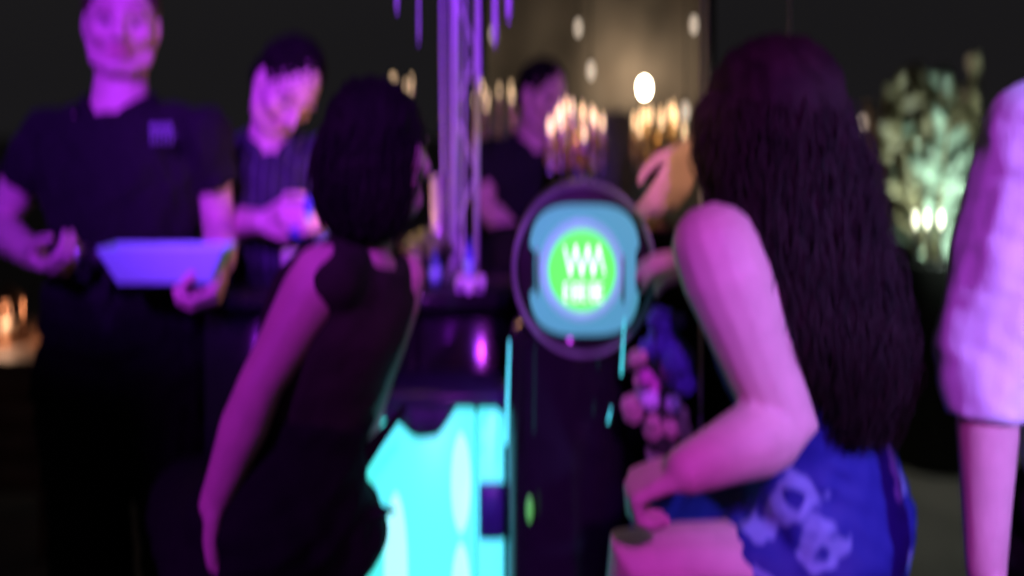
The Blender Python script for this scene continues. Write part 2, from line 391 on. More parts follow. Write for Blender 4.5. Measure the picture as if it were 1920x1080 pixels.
def collar(root, neck, up, fwd, m, r=.075):
    s = nrm(np.cross(fwd, up)); pts = []
    for a in np.linspace(-2.75, 2.75, 18):
        pts.append(neck+up*(.012-.055*(abs(a)/2.75)**3)+(-fwd*math.cos(a)*r*.9+s*math.sin(a)*r)*(1-.32*(abs(a)/2.75)**4)+fwd*.012*(abs(a)/2.75)**3)
    v, f = [], []
    for p in pts:
        o = nrm(p-neck-up*((p-neck)@up)); v += [p+up*.018, p+o*.014+up*.014, p+o*.026-up*.022, p+o*.016-up*.024]
    n = len(pts)
    for i in range(n-1):
        for j in range(4): f.append((i*4+j, i*4+(j+1) % 4, (i+1)*4+(j+1) % 4, (i+1)*4+j))
    f += [(0, 1, 2, 3), tuple((n-1)*4+j for j in (3, 2, 1, 0))]
    return mesh_obj('collar', [(np.array(v), f)], m, root)
def short_hair(root, h, m='hairbrown', lift=1.0, seed=2):
    pr = [ell(h.w(0, -.020, .032), np.array([.081, .094, .098])*h.k*lift, h.ax, 24, 16), ell(h.w(0, -.050, -.02), np.array([.071, .062, .07])*h.k, h.ax, 20, 12)]
    return skinmesh('hair', pr, .006, 2, m, root, fold=(.006, 150, seed))
def strands(cl, W, D, fr, n, seed, rad=.0035, amp=.012, wav=9, segs=30, t0=0.0):
    """wavy locks round a centre line; cl(t), W(t), D(t)"""
    r = np.random.default_rng(seed); out = []
    for i in range(n):
        a = r.uniform(0, 2*np.pi); q = r.uniform(.82, 1.06); ta = t0+r.uniform(0, .35)**1.6; tb = r.uniform(.72, 1.02); ph = r.uniform(0, 6.28); am = amp*r.uniform(.5, 1.4); wv = wav*r.uniform(.7, 1.3); da = r.normal()*.5
        pts, rr = [], []
        for s in np.linspace(0, 1, segs):
            t = ta+(tb-ta)*s; aa = a+da*s
            o = fr[0]*W(t)*q*math.cos(aa)+fr[1]*D(t)*q*math.sin(aa)
            ring = nrm(o+1e-6)*am*math.cos(wv*6.28*t+ph)+np.cross(nrm(o+1e-6), V(0, 0, 1))*am*math.sin(wv*6.28*t+ph)
            pts.append(cl(t)+o+ring*min(1, t*4+.2)); rr.append(rad*(1-.55*s)*r.uniform(.85, 1.15))
        out.append(tube(pts, rr, 5, False))
    return out
def spline(pts):
    pts = np.array(pts, float); ts = np.linspace(0, 1, len(pts))
    def f(t):
        t = min(max(t, 0), 1); i = min(int(t*(len(pts)-1)), len(pts)-2); u = t*(len(pts)-1)-i
        p0, p1, p2, p3 = pts[max(i-1, 0)], pts[i], pts[i+1], pts[min(i+2, len(pts)-1)]
        return .5*(2*p1+(p2-p0)*u+(2*p0-5*p1+4*p2-p3)*u*u+(3*p1-p0-3*p2+p3)*u**3)
    return f
UP = V(0, 0, 1)

#@@SCENE@@
# ================================================================== setting
def grid_sheet(name, x0, x1, y0, y1, z, m, n=60):
    xs = np.linspace(x0, x1, n); ys = np.linspace(y0, y1, n)
    v = [(x, y, z) for y in ys for x in xs]; f = [(j*n+i, j*n+i+1, (j+1)*n+i+1, (j+1)*n+i) for j in range(n-1) for i in range(n-1)]
    return tag(mesh_obj(name, [(np.array(v), f)], m), kind='structure')
grid_sheet('ground', -150, 150, -30, 270, 0, 'ground', 12)

def drape(name, label, x0, x1, y, z0, z1, m, amp=.05, per=.22, seed=1):
    r = np.random.default_rng(seed); n = 120; k = 14; v = []; root = empty(name, label, 'curtain', ((x0+x1)/2, y, 0))
    xs = np.linspace(x0, x1, n); ph = np.cumsum(r.uniform(.6, 1.4, n))*(x1-x0)/n/per*6.28
    for sgn in (0, .012):
        for j in range(k):
            t = j/(k-1)
            for i in range(n): v.append((xs[i], y+sgn+amp*(.55+.45*t)*math.sin(ph[i]+.4*t)+.02*math.sin(ph[i]*.31), z1+(z0-z1)*t))
    f = []
    for s in (0, 1):
        for j in range(k-1):
            for i in range(n-1):
                a = s*n*k+j*n+i; f.append((a, a+1, a+n+1, a+n))
    mesh_obj('cloth', [(np.array(v), f)], m, root)
    mesh_obj('rail', [tube([(x0-.05, y, z1+.03), (x1+.05, y, z1+.03)], .02, 10)], 'darksteel', root)
    for x in (x0-.03, x1+.03): mesh_obj('post', [tube([(x, y, 0.0), (x, y, z1+.05)], .025, 10, False), box((x, y, .01), (.18, .18, .01))], 'darksteel', root)
    return root
drape('backdrop_curtain', 'beige pleated backdrop curtain lit by the bright round floor lamp', -.15, 1.165, 4.80, .15, 3.1, 'tent', .012, .35)

# ---- lighting rig above the bar, out of the frame
def truss_beam(a, b, s=.11):
    a = np.array(a, float); b = np.array(b, float); u, v = frame(b-a); out = []
    cs = [u*s+v*s, u*s-v*s, -u*s-v*s, -u*s+v*s]
    for c in cs: out.append(tube([a+c, b+c], .018, 8, False))
    L = np.linalg.norm(b-a); n = max(2, int(L/.28))
    for i in range(n):
        p, q = a+(b-a)*i/n, a+(b-a)*(i+1)/n
        for j in range(4): out.append(tube([p+cs[j], q+cs[(j+1) % 4]], .009, 6, False))
    return out
rig = empty('lighting_truss', 'silver box truss frame standing over the bar and holding the stage lights', 'truss', (0, 1.9, 0))
mesh_obj('crossbeam', truss_beam((-2.6, 1.9, 3.1), (2.6, 1.9, 3.1)), 'steel', rig)
mesh_obj('crossbeam', truss_beam((-2.6, -1.5, 3.1), (2.6, -1.5, 3.1)), 'steel', rig)
for x in (-2.6, 2.6):
    mesh_obj('side_beam', truss_beam((x, -1.35, 3.1), (x, 1.75, 3.1)), 'steel', rig)
    for y in (-1.5, 1.9): mesh_obj('post', truss_beam((x, y, .02), (x, y, 3.1))+[box((x, y, .01), (.25, .25, .01))], 'steel', rig)

def par_light(label, loc, aim, color, watts, size, blend=.6, rad=.06):
    loc = np.array(loc, float); d = nrm(np.array(aim)-loc); s, u = frame(d); ax = np.array([s, u, d])
    o = empty('stage_light', label, 'stage light', loc, 'stage lights on the truss')
    mesh_obj('barrel', [lathe(loc-d*.03, [(.03, -.24), (.07, -.22), (.085, -.12), (.095, -.02), (.095, 0), (.086, 0), (.084, -.03), (.01, -.035)], 24, ax)], 'blackplastic', o)
    mesh_obj('lens', [lathe(loc-d*.055, [(.001, 0), (.06, 0), (.082, 0), (.082, .006), (.001, .008)], 24, ax)], 'lensv', o)
    mesh_obj('yoke', [tube([loc+s*.11-d*.12, loc+s*.11-d*.12+UP*.16, loc-d*.12+UP*.2, loc-s*.11-d*.12+UP*.16, loc-s*.11-d*.12], .01, 8, False), tube([loc-d*.12+UP*.2, loc-d*.12+UP*.34], .014, 8)], 'darksteel', o)
    l = bpy.data.lights.new('beam', 'SPOT'); l.energy = watts; l.color = color; l.spot_size = R(size); l.spot_blend = blend; l.shadow_soft_size = rad
    lo = bpy.data.objects.new('beam', l); COL.objects.link(lo); lo.parent = o
    lo.location = Vector(d*.02); lo.rotation_euler = Vector(d).to_track_quat('-Z', 'Y').to_euler()
    return o
par_light('stage light at the left end of the near truss beam, facing the black dress', (-1.6, -1.5, 2.75), P(470, 700, 1.3), (.42, .02, 1), 460, 18)
par_light('stage light left of the middle of the near truss beam, facing the tray', (-.5, -1.5, 2.75), P(310, 190, 1.9), (.27, .022, 1), 1050, 20, .7)
par_light('stage light in the middle of the near truss beam, facing the bartender', (.1, -1.5, 2.75), P(700, 240, 2.2), (.31, .035, 1), 860, 22)
par_light('stage light right of the middle of the near truss beam, facing the blue dress', (.38, -1.5, 2.75), P(1360, 730, 1.15), (.56, .05, .88), 430, 23, .5)
par_light('stage light at the right end of the near truss beam, facing the white shirt', (1.7, -1.5, 2.75), P(1975, 500, 1.05), (.29, .26, 1), 760, 16)
par_light('added narrow violet fill light on the near truss beam, brightening the bouquet', (-.22, -1.5, 2.75), P(1262, 700, 1.42), (.32, .07, 1), 200, 4.2)  # extra fill spot, added to brighten blossoms left in the arm's shadow
par_light('added narrow warm fill light on the near truss beam, brightening the guest hand', (-.95, -1.5, 2.75), P(1262, 320, 1.42), (1, .58, .36), 330, 4.6)  # invented warm spot, added only to brighten the guest's upper hand

# ================================================================== bar furniture
def counter():
    o = empty('bar_counter', 'dark bar counter with a black top carrying bottles and limes', 'bar counter', (-.31, 1.9, 0))
    mesh_obj('counter_top', [box((-.33, 1.91, 1.035), (.36, .19, .018), bev=.006)], 'blackgloss', o)
    for i in range(3): mesh_obj('front_panel', [box((-.57+.24*i, 1.80, .50), (.1185, .012, .50), bev=.004)], 'blackgloss', o)
    mesh_obj('body', [box((-.33, 1.93, .508), (.34, .12, .507))], 'blackplastic', o)
    mesh_obj('foot_rail', [tube([(-.66, 1.75, .2), (0.0, 1.75, .2)], .015, 10)], 'steel', o)
counter()
def back_table():
    o = empty('high_table', 'high table under a black cloth carrying the two brass candelabra', 'table', (.36, 2.35, 0))
    mesh_obj('table_top', [lathe((.36, 2.35, 1.08), [(.001, 0), (.40, 0), (.42, .01), (.42, .03), (.40, .04), (.001, .04)], 36, sy=.5)], 'blackplastic', o)
    a = np.linspace(0, 2*np.pi, 72, endpoint=False); secs = []
    v = []; f = []
    for j, z in enumerate(np.linspace(1.124, .05, 12)):
        g = (j/11); rr = .425+.05*g
        for k, t in enumerate(a): q = rr+.028*g*math.sin(t*13); v.append((.36+q*math.cos(t), 2.35+.5*q*math.sin(t), z))
    n = 72
    for j in range(11):
        for k in range(n): f.append((j*n+k, j*n+(k+1) % n, (j+1)*n+(k+1) % n, (j+1)*n+k))
    f.append(tuple(range(n)))
    mesh_obj('tablecloth', [(np.array(v), f)], 'black', o)
    mesh_obj('pedestal', [lathe((.36, 2.35, 0.001), [(.2, 0), (.2, .02), (.04, .04), (.03, .5), (.03, 1.08)], 20)], 'darksteel', o)
back_table()

# ---- glowing plinth
def led_plinth():
    d = 1.60; x0 = -.30; x1 = P(946, 900, d)[0]; xs = P(893, 900, d)[0]; zt = .86
    o = empty('led_plinth', 'glowing turquoise plinth with dark scalloped valance left of the dispenser column', 'plinth', ((x0+x1)/2, d+.06, 0))
    mesh_obj('case', [box(((x0+x1)/2, d+.085, .43), ((x1-x0)/2+.002, .06, .43))], 'blackplastic', o)
    mesh_obj('light_panel', [box(((x0+xs)/2-.001, d+.012, .425), ((xs-x0)/2-.002, .010, .42), bev=.004)], 'cyan', o)
    mesh_obj('light_panel', [box(((xs+x1)/2, d+.009, .425), ((x1-xs)/2-.002, .010, .42), bev=.004)], 'cyan', o)
    for px, hw, zs in ((864, .020, ((.70, .10), (.46, .12))), (742, .024, ((.52, .16),))):
        X = P(px, 900, d)[0]
        for zc, hh in zs: mesh_obj('led_tube', [ell((X, d+.002, zc), (hw, .004, hh), n=12)], 'cyanhot', o)
    # scalloped valance hanging over the panel top
    xsn = np.linspace(x0, x1, 60); v = []; f = []
    for y in (d-.012, d-.006):
        for j in range(2):
            for X in xsn:
                px = X/d*FPX+960; low = 800+18*math.cos((px-800)/40*math.pi*.5)-45*max(0, min(1, (px-820)/60))
                low = max(760, low); zb = CAMZ-(low-HZ)/FPX*d
                v.append((X, y+.006*math.sin(px/9), zt+.012 if j == 0 else zb))
    n = 60
    for i in range(n-1):
        f += [(i, i+1, n+i+1, n+i), (2*n+i, 2*n+i+1, 3*n+i+1, 3*n+i), (n+i, n+i+1, 3*n+i+1, 3*n+i), (i, i+1, 2*n+i+1, 2*n+i)]
    f += [(0, n, 3*n, 2*n), (n-1, 2*n-1, 4*n-1, 3*n-1)]
    mesh_obj('valance', [(np.array(v), f)], mat('navy_valance', (.05, .07, .12), .7, noise=.2), o)
    mesh_obj('top_slab', [box(((x0+x1)/2, d+.06, zt+.012), ((x1-x0)/2+.01, .085, .012), bev=.004)], mat('dark_blue_slab', (.03, .045, .08), .35, noise=.2), o)
    c = P(922, 957, d-.006); mesh_obj('control_box', [box(c, (.024, .012, .055), bev=.004)], mat('slate_blue_plastic', (.03, .07, .13), .4, noise=.15), o)
    return o
led_plinth()

# ---- round dispenser
def dispenser():
    d = 1.47; c = P(1095, 505, d); o = empty('drink_dispenser', 'dark dispenser column with lit green disc on a pale blue panel', 'dispenser', (c[0], d+.1, 0))
    px = d/FPX; ax = np.array([V(1, 0, 0), V(0, 0, 1), V(0, -1, 0)])
    def ringm(rx, ry, tr, dep, yoff):
        pts = []; v = []; f = []; n = 64; m = 12
        for i in range(n):
            a = 2*np.pi*i/n; o_ = V(math.cos(a), 0, math.sin(a))
            ctr = c+V(rx*math.cos(a), yoff, ry*math.sin(a)); nr = nrm(V(math.cos(a)/rx, 0, math.sin(a)/ry))
            for j in range(m): b = 2*np.pi*j/m; v.append(ctr+nr*tr*math.cos(b)+V(0, dep*math.sin(b), 0))
        for i in range(n):
            for j in range(m): f.append((i*m+j, i*m+(j+1) % m, ((i+1) % n)*m+(j+1) % m, ((i+1) % n)*m+j))
        return np.array(v), f
    # drum body behind the face
    mesh_obj('drum', [loft([(c+V(0, y, 0), V(1, 0, 0)*a*px, V(0, 0, 1)*b*px) for y, a, b in ((.004, 118, 146), (.006, 130, 160), (.02, 133, 163), (.14, 130, 160), (.15, 110, 140))], 56)], 'blackplastic', o)
    mesh_obj('rim', [ringm(131*px, 160*px, .0052, .010, .0)], 'greyrim', o)
    # pale blue panel: rounded square with a notch each side
    v = []; n = 96
    for i in range(n):
        a = 2*np.pi*i/n; ca, sa = math.cos(a), math.sin(a); e = 2/3.3
        x = 104*math.copysign(abs(ca)**e, ca); z = 122*math.copysign(abs(sa)**e, sa)
        if abs(z-(-2)) < 40: x *= .90 if x < 0 else .93
        v.append((x*px, z*px))
    vv = [c+V(x, -.004, z) for x, z in v]+[c+V(x*.98, -.016, z*.98) for x, z in v]
    f = [tuple(range(n)), tuple(range(2*n-1, n-1, -1))]+[(i, (i+1) % n, n+(i+1) % n, n+i) for i in range(n)]
    mesh_obj('light_panel', [(np.array(vv), f)], 'bluepanel', o, False)
    g = P(1089, 503, d)+V(0, -.018, 0)
    mesh_obj('bezel', [loft([(g+V(0, y, 0), V(1, 0, 0)*a*px, V(0, 0, 1)*b*px) for y, a, b in ((.002, 80, 95), (-.006, 78, 93), (-.009, 68, 82), (-.006, 66, 80))], 48)], mat('frosted_blue_bezel', (.25, .45, .55), .3, emit=(.16, .40, .55), estr=.75), o)
    disc = mesh_obj('badge', [loft([(g+V(0, y, 0), V(1, 0, 0)*a*px, V(0, 0, 1)*b*px) for y, a, b in ((-.004, 62, 75), (-.012, 61, 74), (-.013, 55, 68))], 48)], 'green', o, False)
    # lettering: tall slanted strokes over a row of short ones
    L = []
    def stroke(x0, y0, x1, y1, wd=5):
        p, q = P(x0, y0, d), P(x1, y1, d); p[1] = q[1] = g[1]-.0145
        dd = nrm(q-p); s = np.cross(dd, V(0, 1, 0)); L.append(box((p+q)/2, (wd*px/2, .0012, np.linalg.norm(q-p)/2), np.array([s, V(0, 1, 0), dd])))
    xs = [1056, 1067, 1077, 1088, 1099, 1109, 1119, 1130]
    for i in range(7): stroke(xs[i], 458 if i % 2 == 0 else 508, xs[i+1], 508 if i % 2 == 0 else 458)
    for i, x in enumerate((1060, 1076, 1092, 1108, 1122)):
        stroke(x-4, 527, x-4, 556, 4)
        for yy in (528, 541, 555): stroke(x-4, yy, x+6, yy, 4)
        if i in (1, 3): stroke(x+6, 528, x+6, 555, 4)
    mesh_obj('lettering', L, 'whiteletter', disc, False)
    for X, y0, y1 in ((1007, 470, 545), (1165, 480, 560)):
        a, b = P(X, y0, d), P(X, y1, d); a[1] = b[1] = d-.022; mesh_obj('clip', [tube([a, b], .0035, 8)], 'steel', o)
    # column below
    cx = P(1062, 900, d+.08)[0]; rw = 112*(d+.08)/FPX; zt = c[2]-120*px
    mesh_obj('column', [lathe((cx, d+.09, .03), [(rw*1.05, 0), (rw*1.05, .03), (rw, .05), (rw*.98, zt-.06), (rw*.9, zt-.03), (rw*.6, zt-.01)], 40, sy=.8)], 'blackgloss', o)
    mesh_obj('base', [lathe((cx, d+.09, 0.001), [(rw*1.5, 0), (rw*1.5, .018), (rw*1.3, .03), (rw, .035)], 40)], 'blackplastic', o)
    for X, y0, y1, wd in ((955, 640, 830, .0035), (1171, 600, 700, .0022), (1146, 765, 790, .0022)):  # glowing strips stand for turquoise reflections along the column edges
        a, b = P(X, y0, d-.02), P(X-6, y1, d-.02); mesh_obj('edge_reflection', [tube([a, b], [wd*.5, wd, wd*.6], 8)], 'cyan', o) if wd else None
    a = P(993, 955, d-.006); mesh_obj('indicator', [ell(a, (.007, .006, .024))], 'greenled', o)
    return o
dispenser()

# ---- crystal strand curtain
def crystals():
    o = empty('crystal_strands', 'strands of long crystal drops hanging beside the truss tower, lit violet', 'crystal curtain', (-.12, 1.9, 3.0))
    mesh_obj('hanger', [tube([(-.28, 1.9, 2.985), (.02, 1.9, 2.985)], .012, 10)], 'steel', o)
    r = np.random.default_rng(5)
    for px, yb, rad, d in ((897, 170, .010, 1.92), (928, 88, .013, 1.9), (955, 42, .012, 1.9), (785, 85, .005, 1.95), (745, 25, .007, 1.95)):
        X = P(px, 0, d)[0]; zb = P(px, yb, d)[2]; pr = [tube([(X, d, zb), (X, d, 2.98)], .0013, 6, False)]; z = zb
        while z < 2.2:
            h = r.uniform(.07, .30); rr = rad*r.uniform(.4, .85)
            pr.append(lathe((X+r.normal()*.002, d, z), [(.0006, 0), (rr, h*.12), (rr*.8, h*.88), (.0006, h)], 6)); z += h*r.uniform(.9, 1.25)
        mesh_obj('strand', pr, 'crystal', o, False)
crystals()
for lab, px, d, z0 in (('white cord hanging straight down just left of the long dark hair', 1314, 1.75, .75), ('short white cord hanging above the long dark hair', 1481, 1.8, 1.62), ('second thin cord beside the cord left of the long dark hair', 1327, 1.85, 1.5)):
    X = P(px, 0, d)[0]; o = tag(mesh_obj('hanging_cord', [tube([(X, d, z0), (X+.003, d, (z0+3)/2), (X, d, 3.0)], .0035, 8), ell((X, d, z0), (.006, .006, .014))], 'cord'), lab, 'cord', 'cords hanging from the truss')

M['alu'] = mat('painted_aluminium', (.62, .62, .64), .35, .25, noise=.1, nscale=40)
def truss_tower():
    d = 2.26; o = empty('truss_tower', 'slim upright truss tower behind the bar, pale metal lit violet', 'truss', (P(868, 0, d)[0], d, 0))
    xl, xr = P(853, 0, d)[0], P(893, 0, d)[0]; ys = (d, d+.06)
    for x, r_ in ((xl, .0095), (xr, .0065)):
        for y in ys: mesh_obj('rail', [tube([(x, y, .03), (x, y, 3.3)], r_, 12, False)], 'alu', o)
    z = .1; k = 0
    while z < 3.2:
        a, b = ((xl, xr), (xr, xl))[k % 2]; mesh_obj('brace', [tube([(a, d-.002, z), (b, d-.002, z+.17)], .0042, 8)], 'alu', o); z += .17; k += 1
    for z in np.arange(.2, 3.2, .34): mesh_obj('rung', [tube([(xl, d+.06, z), (xr, d+.06, z)], .004, 8)], 'alu', o)
    for px, r_ in ((831, .0042), (843, .003), (872, .0035)):
        X = P(px, 0, d)[0]; mesh_obj('cable', [tube([(X+.004*math.sin(t*7+px), d-.03+.004*math.sin(t*5), .9+2.3*t) for t in np.linspace(0, 1, 26)], r_, 8)], 'cord', o)
    mesh_obj('base_plate', [box(((xl+xr)/2, d+.03, .015), (.16, .09, .015), bev=.004)], 'darksteel', o)
truss_tower()
# ---- candelabra
def candelabrum(label, base, h, rw, n=7, foot=.07, light=.5, seed=0, drops=True):
    base = np.array(base, float); o = empty('candelabrum', label, 'candelabrum', base, 'candelabra with lit bulbs'); r = np.random.default_rng(seed)
    mesh_obj('stem', [lathe(base, [(foot, 0.001), (foot, .008), (foot*.5, .02), (.009, .04), (.007, h*.3), (.016, h*.36), (.007, h*.42), (.008, h*.7), (.022, h*.78), (.010, h*.84), (.004, h*.9)], 18)], 'gold', o)
    if drops: mesh_obj('bowl', [lathe(base, [(.012, h*.28), (rw*.42, h*.46), (rw*.50, h*.60), (rw*.46, h*.61), (.01, h*.5)], 20)], 'darksteel', o)
    for i in range(n):
        a = 2*np.pi*i/n+.3; q = rw*(1 if i % 2 else .72)*r.uniform(.8, 1.1); zt = h-min(h, .36)*(r.uniform(.15, .30) if i % 2 else r.uniform(.02, .16))
        p = base+V(q*math.cos(a), q*math.sin(a), zt); m_ = base+V(q*.6*math.cos(a), q*.6*math.sin(a), h*.58)
        arm = mesh_obj('arm', [tube([base+V(0, 0, h*.72), m_, p+V(q*.15*math.cos(a), q*.15*math.sin(a), -h*.12), p], .0045, 8)], 'gold', o)
        mesh_obj('cup', [lathe(p, [(.004, -.008), (.014, .002), (.015, .010), (.008, .010)], 12)], 'gold', arm)
        mesh_obj('candle', [lathe(p, [(.0065, .006), (.0065, .045), (.001, .046)], 10)], 'candle', arm)
        mesh_obj('bulb', [lathe(p, [(.002, .045), (.0065, .056), (.0055, .066), (.0008, .085)], 10)], 'flame', arm)
        if drops:
            for k in range(3): mesh_obj('drop', [lathe(p+V(0, 0, -.018-.028*k), [(.0005, 0), (.0045, .010), (.0005, .022)], 6)], 'crystal', arm, False)
    l = bpy.data.lights.new('glow', 'POINT'); l.energy = light; l.color = (1, .62, .32); l.shadow_soft_size = .05
    lo = bpy.data.objects.new('glow', l); COL.objects.link(lo); lo.parent = o; lo.location = (0, -rw*.2, h*1.12)
    return o
b = P(1080, 0, 2.3); candelabrum('brass candelabrum with dark bowl directly above the round dispenser', (b[0], 2.3, 1.126), .30, .088, 15, seed=1)
b = P(1235, 0, 2.36); candelabrum('brass candelabrum behind the peach coloured hand', (b[0], 2.36, 1.126), .30, .078, 13, seed=2)
b = P(932, 0, 3.9); candelabrum('tall floor candelabrum right of the crystal strands', (b[0], 3.9, 0), 1.58, .12, 11, foot=.16, seed=3, drops=False)
b = P(748, 0, 4.4); candelabrum('tall distant candelabrum left of the crystal strands, dim', (b[0], 4.4, 0), 1.66, .09, 6, foot=.16, light=.2, seed=4, drops=False)

# ---- lamps
def floor_lamp(label, loc, rad, m, watts, color):
    loc = np.array(loc, float); o = empty('floor_lamp', label, 'lamp', (loc[0], loc[1], 0)); ax = np.array([V(1, 0, 0), V(0, 0, 1), V(0, -1, 0)])
    mesh_obj('stand', [lathe((loc[0], loc[1]+.05, .001), [(.16, 0), (.16, .015), (.02, .03), (.014, .1), (.014, loc[2]-.03)], 18)], 'darksteel', o)
    mesh_obj('housing', [lathe(loc, [(.02, -.10), (rad*1.1, -.06), (rad*1.35, 0), (rad*1.35, .012), (rad*1.1, .012), (rad*1.05, -.01), (.005, -.012)], 28, ax)], 'darksteel', o)
    mesh_obj('lens', [lathe(loc, [(.002, .001), (rad*.7, .001), (rad, .0), (rad, .008), (rad*.6, .022), (.002, .028)], 28, ax)], m, o)
    l = bpy.data.lights.new('glow', 'POINT'); l.energy = watts; l.color = color; l.shadow_soft_size = rad
    lo = bpy.data.objects.new('glow', l); COL.objects.link(lo); lo.parent = o; lo.location = (0, .02, loc[2]+rad*1.35+.05)
    return o
floor_lamp('bright round floor lamp glowing warm white before the beige curtain', P(1208, 165, 4.5), .034, 'lampwhite', 5.5, (1, .78, .55))
floor_lamp('small white lamp right of the long dark hair', P(1618, 232, 3.9), .022, 'smallbulb', 3, (1, .8, .65))

for lab, px, py, d in (('small bare bulb hanging above the central brass candelabrum', 1108, 130, 3.2), ('faint bare bulb hanging highest over the central candelabrum', 1084, 50, 3.6), ('bare bulb hanging at the top left of the long dark hair', 1301, 44, 3.4), ('bare bulb hanging level with the lamp beside the long dark hair', 1285, 206, 3.0), ('bare bulb hanging just right of the crystal strands', 926, 62, 3.3)):
    p = P(px, py, d); o = empty('pendant_bulb', lab, 'bulb', p, 'bare bulbs hanging behind the bar')
    mesh_obj('globe', [lathe(p, [(.0008, -.03), (.012, -.022), (.016, -.008), (.012, .010), (.006, .018)], 14)], 'smallbulb', o)
    mesh_obj('holder', [lathe(p, [(.007, .016), (.008, .035), (.003, .042)], 12)], 'blackplastic', o)
    mesh_obj('flex', [tube([p+V(0, 0, .04), V(p[0], p[1], 3.4)], .0022, 6, False)], 'blackplastic', o)
o = empty('catenary_wire', 'dark wire strung high behind the bar carrying the bare bulbs', 'wire', (0, 3.3, 0))
mesh_obj('wire', [tube([(-2.6, 3.3, 3.4), (0, 3.3, 3.38), (2.6, 3.3, 3.4)], .006, 8, False)], 'blackplastic', o)
for x in (-2.6, 2.6): mesh_obj('post', [tube([(x, 3.3, 0), (x, 3.3, 3.45)], .03, 10, False), box((x, 3.3, .012), (.2, .2, .012))], 'darksteel', o)
# ---- chair behind the dispenser
def lounge_chair():
    c = P(1160, 250, 2.75); x = c[0]; o = empty('high_chair', 'charcoal upholstered high chair between the two brass candelabra', 'chair', (x, 2.85, 0))
    bk = []
    for z, wd in ((.80, .085), (1.0, .10), (1.25, .105), (1.40, .095), (1.46, .07), (1.475, .03)): bk.append((V(x, 2.80+.03*(z-.8), z), V(wd, 0, 0), V(0, .035, 0)))
    skinmesh('backrest', [loft(bk, 24)], .01, 2, 'grey', o, fold=(.006, 25, 3))
    skinmesh('seat', [box((x, 3.02, .80), (.19, .2, .035), bev=.02)], .01, 2, 'grey', o)
    for sx in (-1, 1):
        for sy in (-1, 1): mesh_obj('leg', [tube([(x+sx*.15, 3.02+sy*.16, .78), (x+sx*.19, 3.02+sy*.2, 0.0)], [.016, .012], 10, False)], 'darksteel', o)
lounge_chair()

# ---- plants on the right
def leaf(base, tip, wid, bend, n=9, tw=0.0):
    base = np.array(base, float); tip = np.array(tip, float); d = tip-base; s = nrm(np.cross(d, V(math.sin(tw), -math.cos(tw), .2))); nn = nrm(np.cross(s, d)); v = []; f = []
    for i in range(n):
        t = i/(n-1); c = base+d*t+nn*bend*math.sin(t*3.1)*.5+V(0, 0, -abs(bend)*t*t); wv = wid*math.sin(min(1, t*1.15+.08)*3.05)**.8*(1+.1*math.sin(i*2.1)) if t < .97 else .002
        v += [c-s*wv, c-nn*.012*(wv/wid)-nn*.0, c+s*wv, c-nn*.016*(wv/wid)-nn*.003]
    for i in range(n-1):
        a = i*4; b_ = a+4
        for j in range(4): f.append((a+j, a+(j+1) % 4, b_+(j+1) % 4, b_+j))
    f += [(3, 2, 1, 0), tuple((n-1)*4+j for j in range(4))]
    return np.array(v), f
def palm():
    d = 3.4; c = P(1745, 470, d); z0 = .88; o = empty('potted_plant', 'leafy pale green shrub in a tall dark planter with bulbs', 'plant', (c[0], d, 0))
    mesh_obj('planter', [lathe((c[0], d, .001), [(.15, 0), (.16, .02), (.20, z0-.02), (.21, z0), (.19, z0), (.18, z0-.05), (.01, z0-.05)], 28)], 'blackplastic', o)
    r = np.random.default_rng(11)
    for k in range(13):
        tx, ty = 1655+15.5*k+r.normal()*6, (150, 185, 140, 210, 165, 230, 150)[k % 7]+r.normal()*12
        t = P(tx, ty, d+r.uniform(-.15, .2)); bs = V(c[0]+(t[0]-c[0])*.25, d+r.uniform(-.08, .08), z0-.05); md_ = (bs+t)/2+V((t[0]-c[0])*.12, 0, .06)
        cv = spline([bs, md_, t]); st = mesh_obj('stem', [tube([cv(q) for q in np.linspace(0, 1, 9)], [.006]*5+[.004]*4, 6)], 'leafolive', o)
        for q in np.linspace(.12, 1, 12):
            p = cv(q); a = r.uniform(0, 6.28); L = r.uniform(.13, .22)*(1.15-.35*q); e = p+V(math.cos(a)*L*.8, math.sin(a)*L*.5, L*r.uniform(.1, .8))
            mesh_obj('leaf', [leaf(p, e, L*r.uniform(.20, .32), r.uniform(.01, .05), 6, r.uniform(-1, 1))], 'leafteal' if (q < .62 or k in (4, 9)) and tx > 1690 else 'leafolive', st)
    for px in (1716, 1738, 1764):
        p = P(px, 412, d-.14); mesh_obj('bulb', [lathe(p, [(.005, -.022), (.010, -.005), (.011, .008), (.006, .020), (.001, .023)], 14)], 'coolbulb', o)
        mesh_obj('bulb_stake', [tube([p+V(0, 0, -.02), V(p[0], p[1], z0-.05)], .005, 8)], 'darksteel', o)
    l = bpy.data.lights.new('glow', 'POINT'); l.energy = 14.0; l.color = (.80, 1, .90); l.shadow_soft_size = .04
    lo = bpy.data.objects.new('glow', l); COL.objects.link(lo); lo.parent = o; lo.location = (-.04, -.34, P(0, 385, d)[2])
palm()
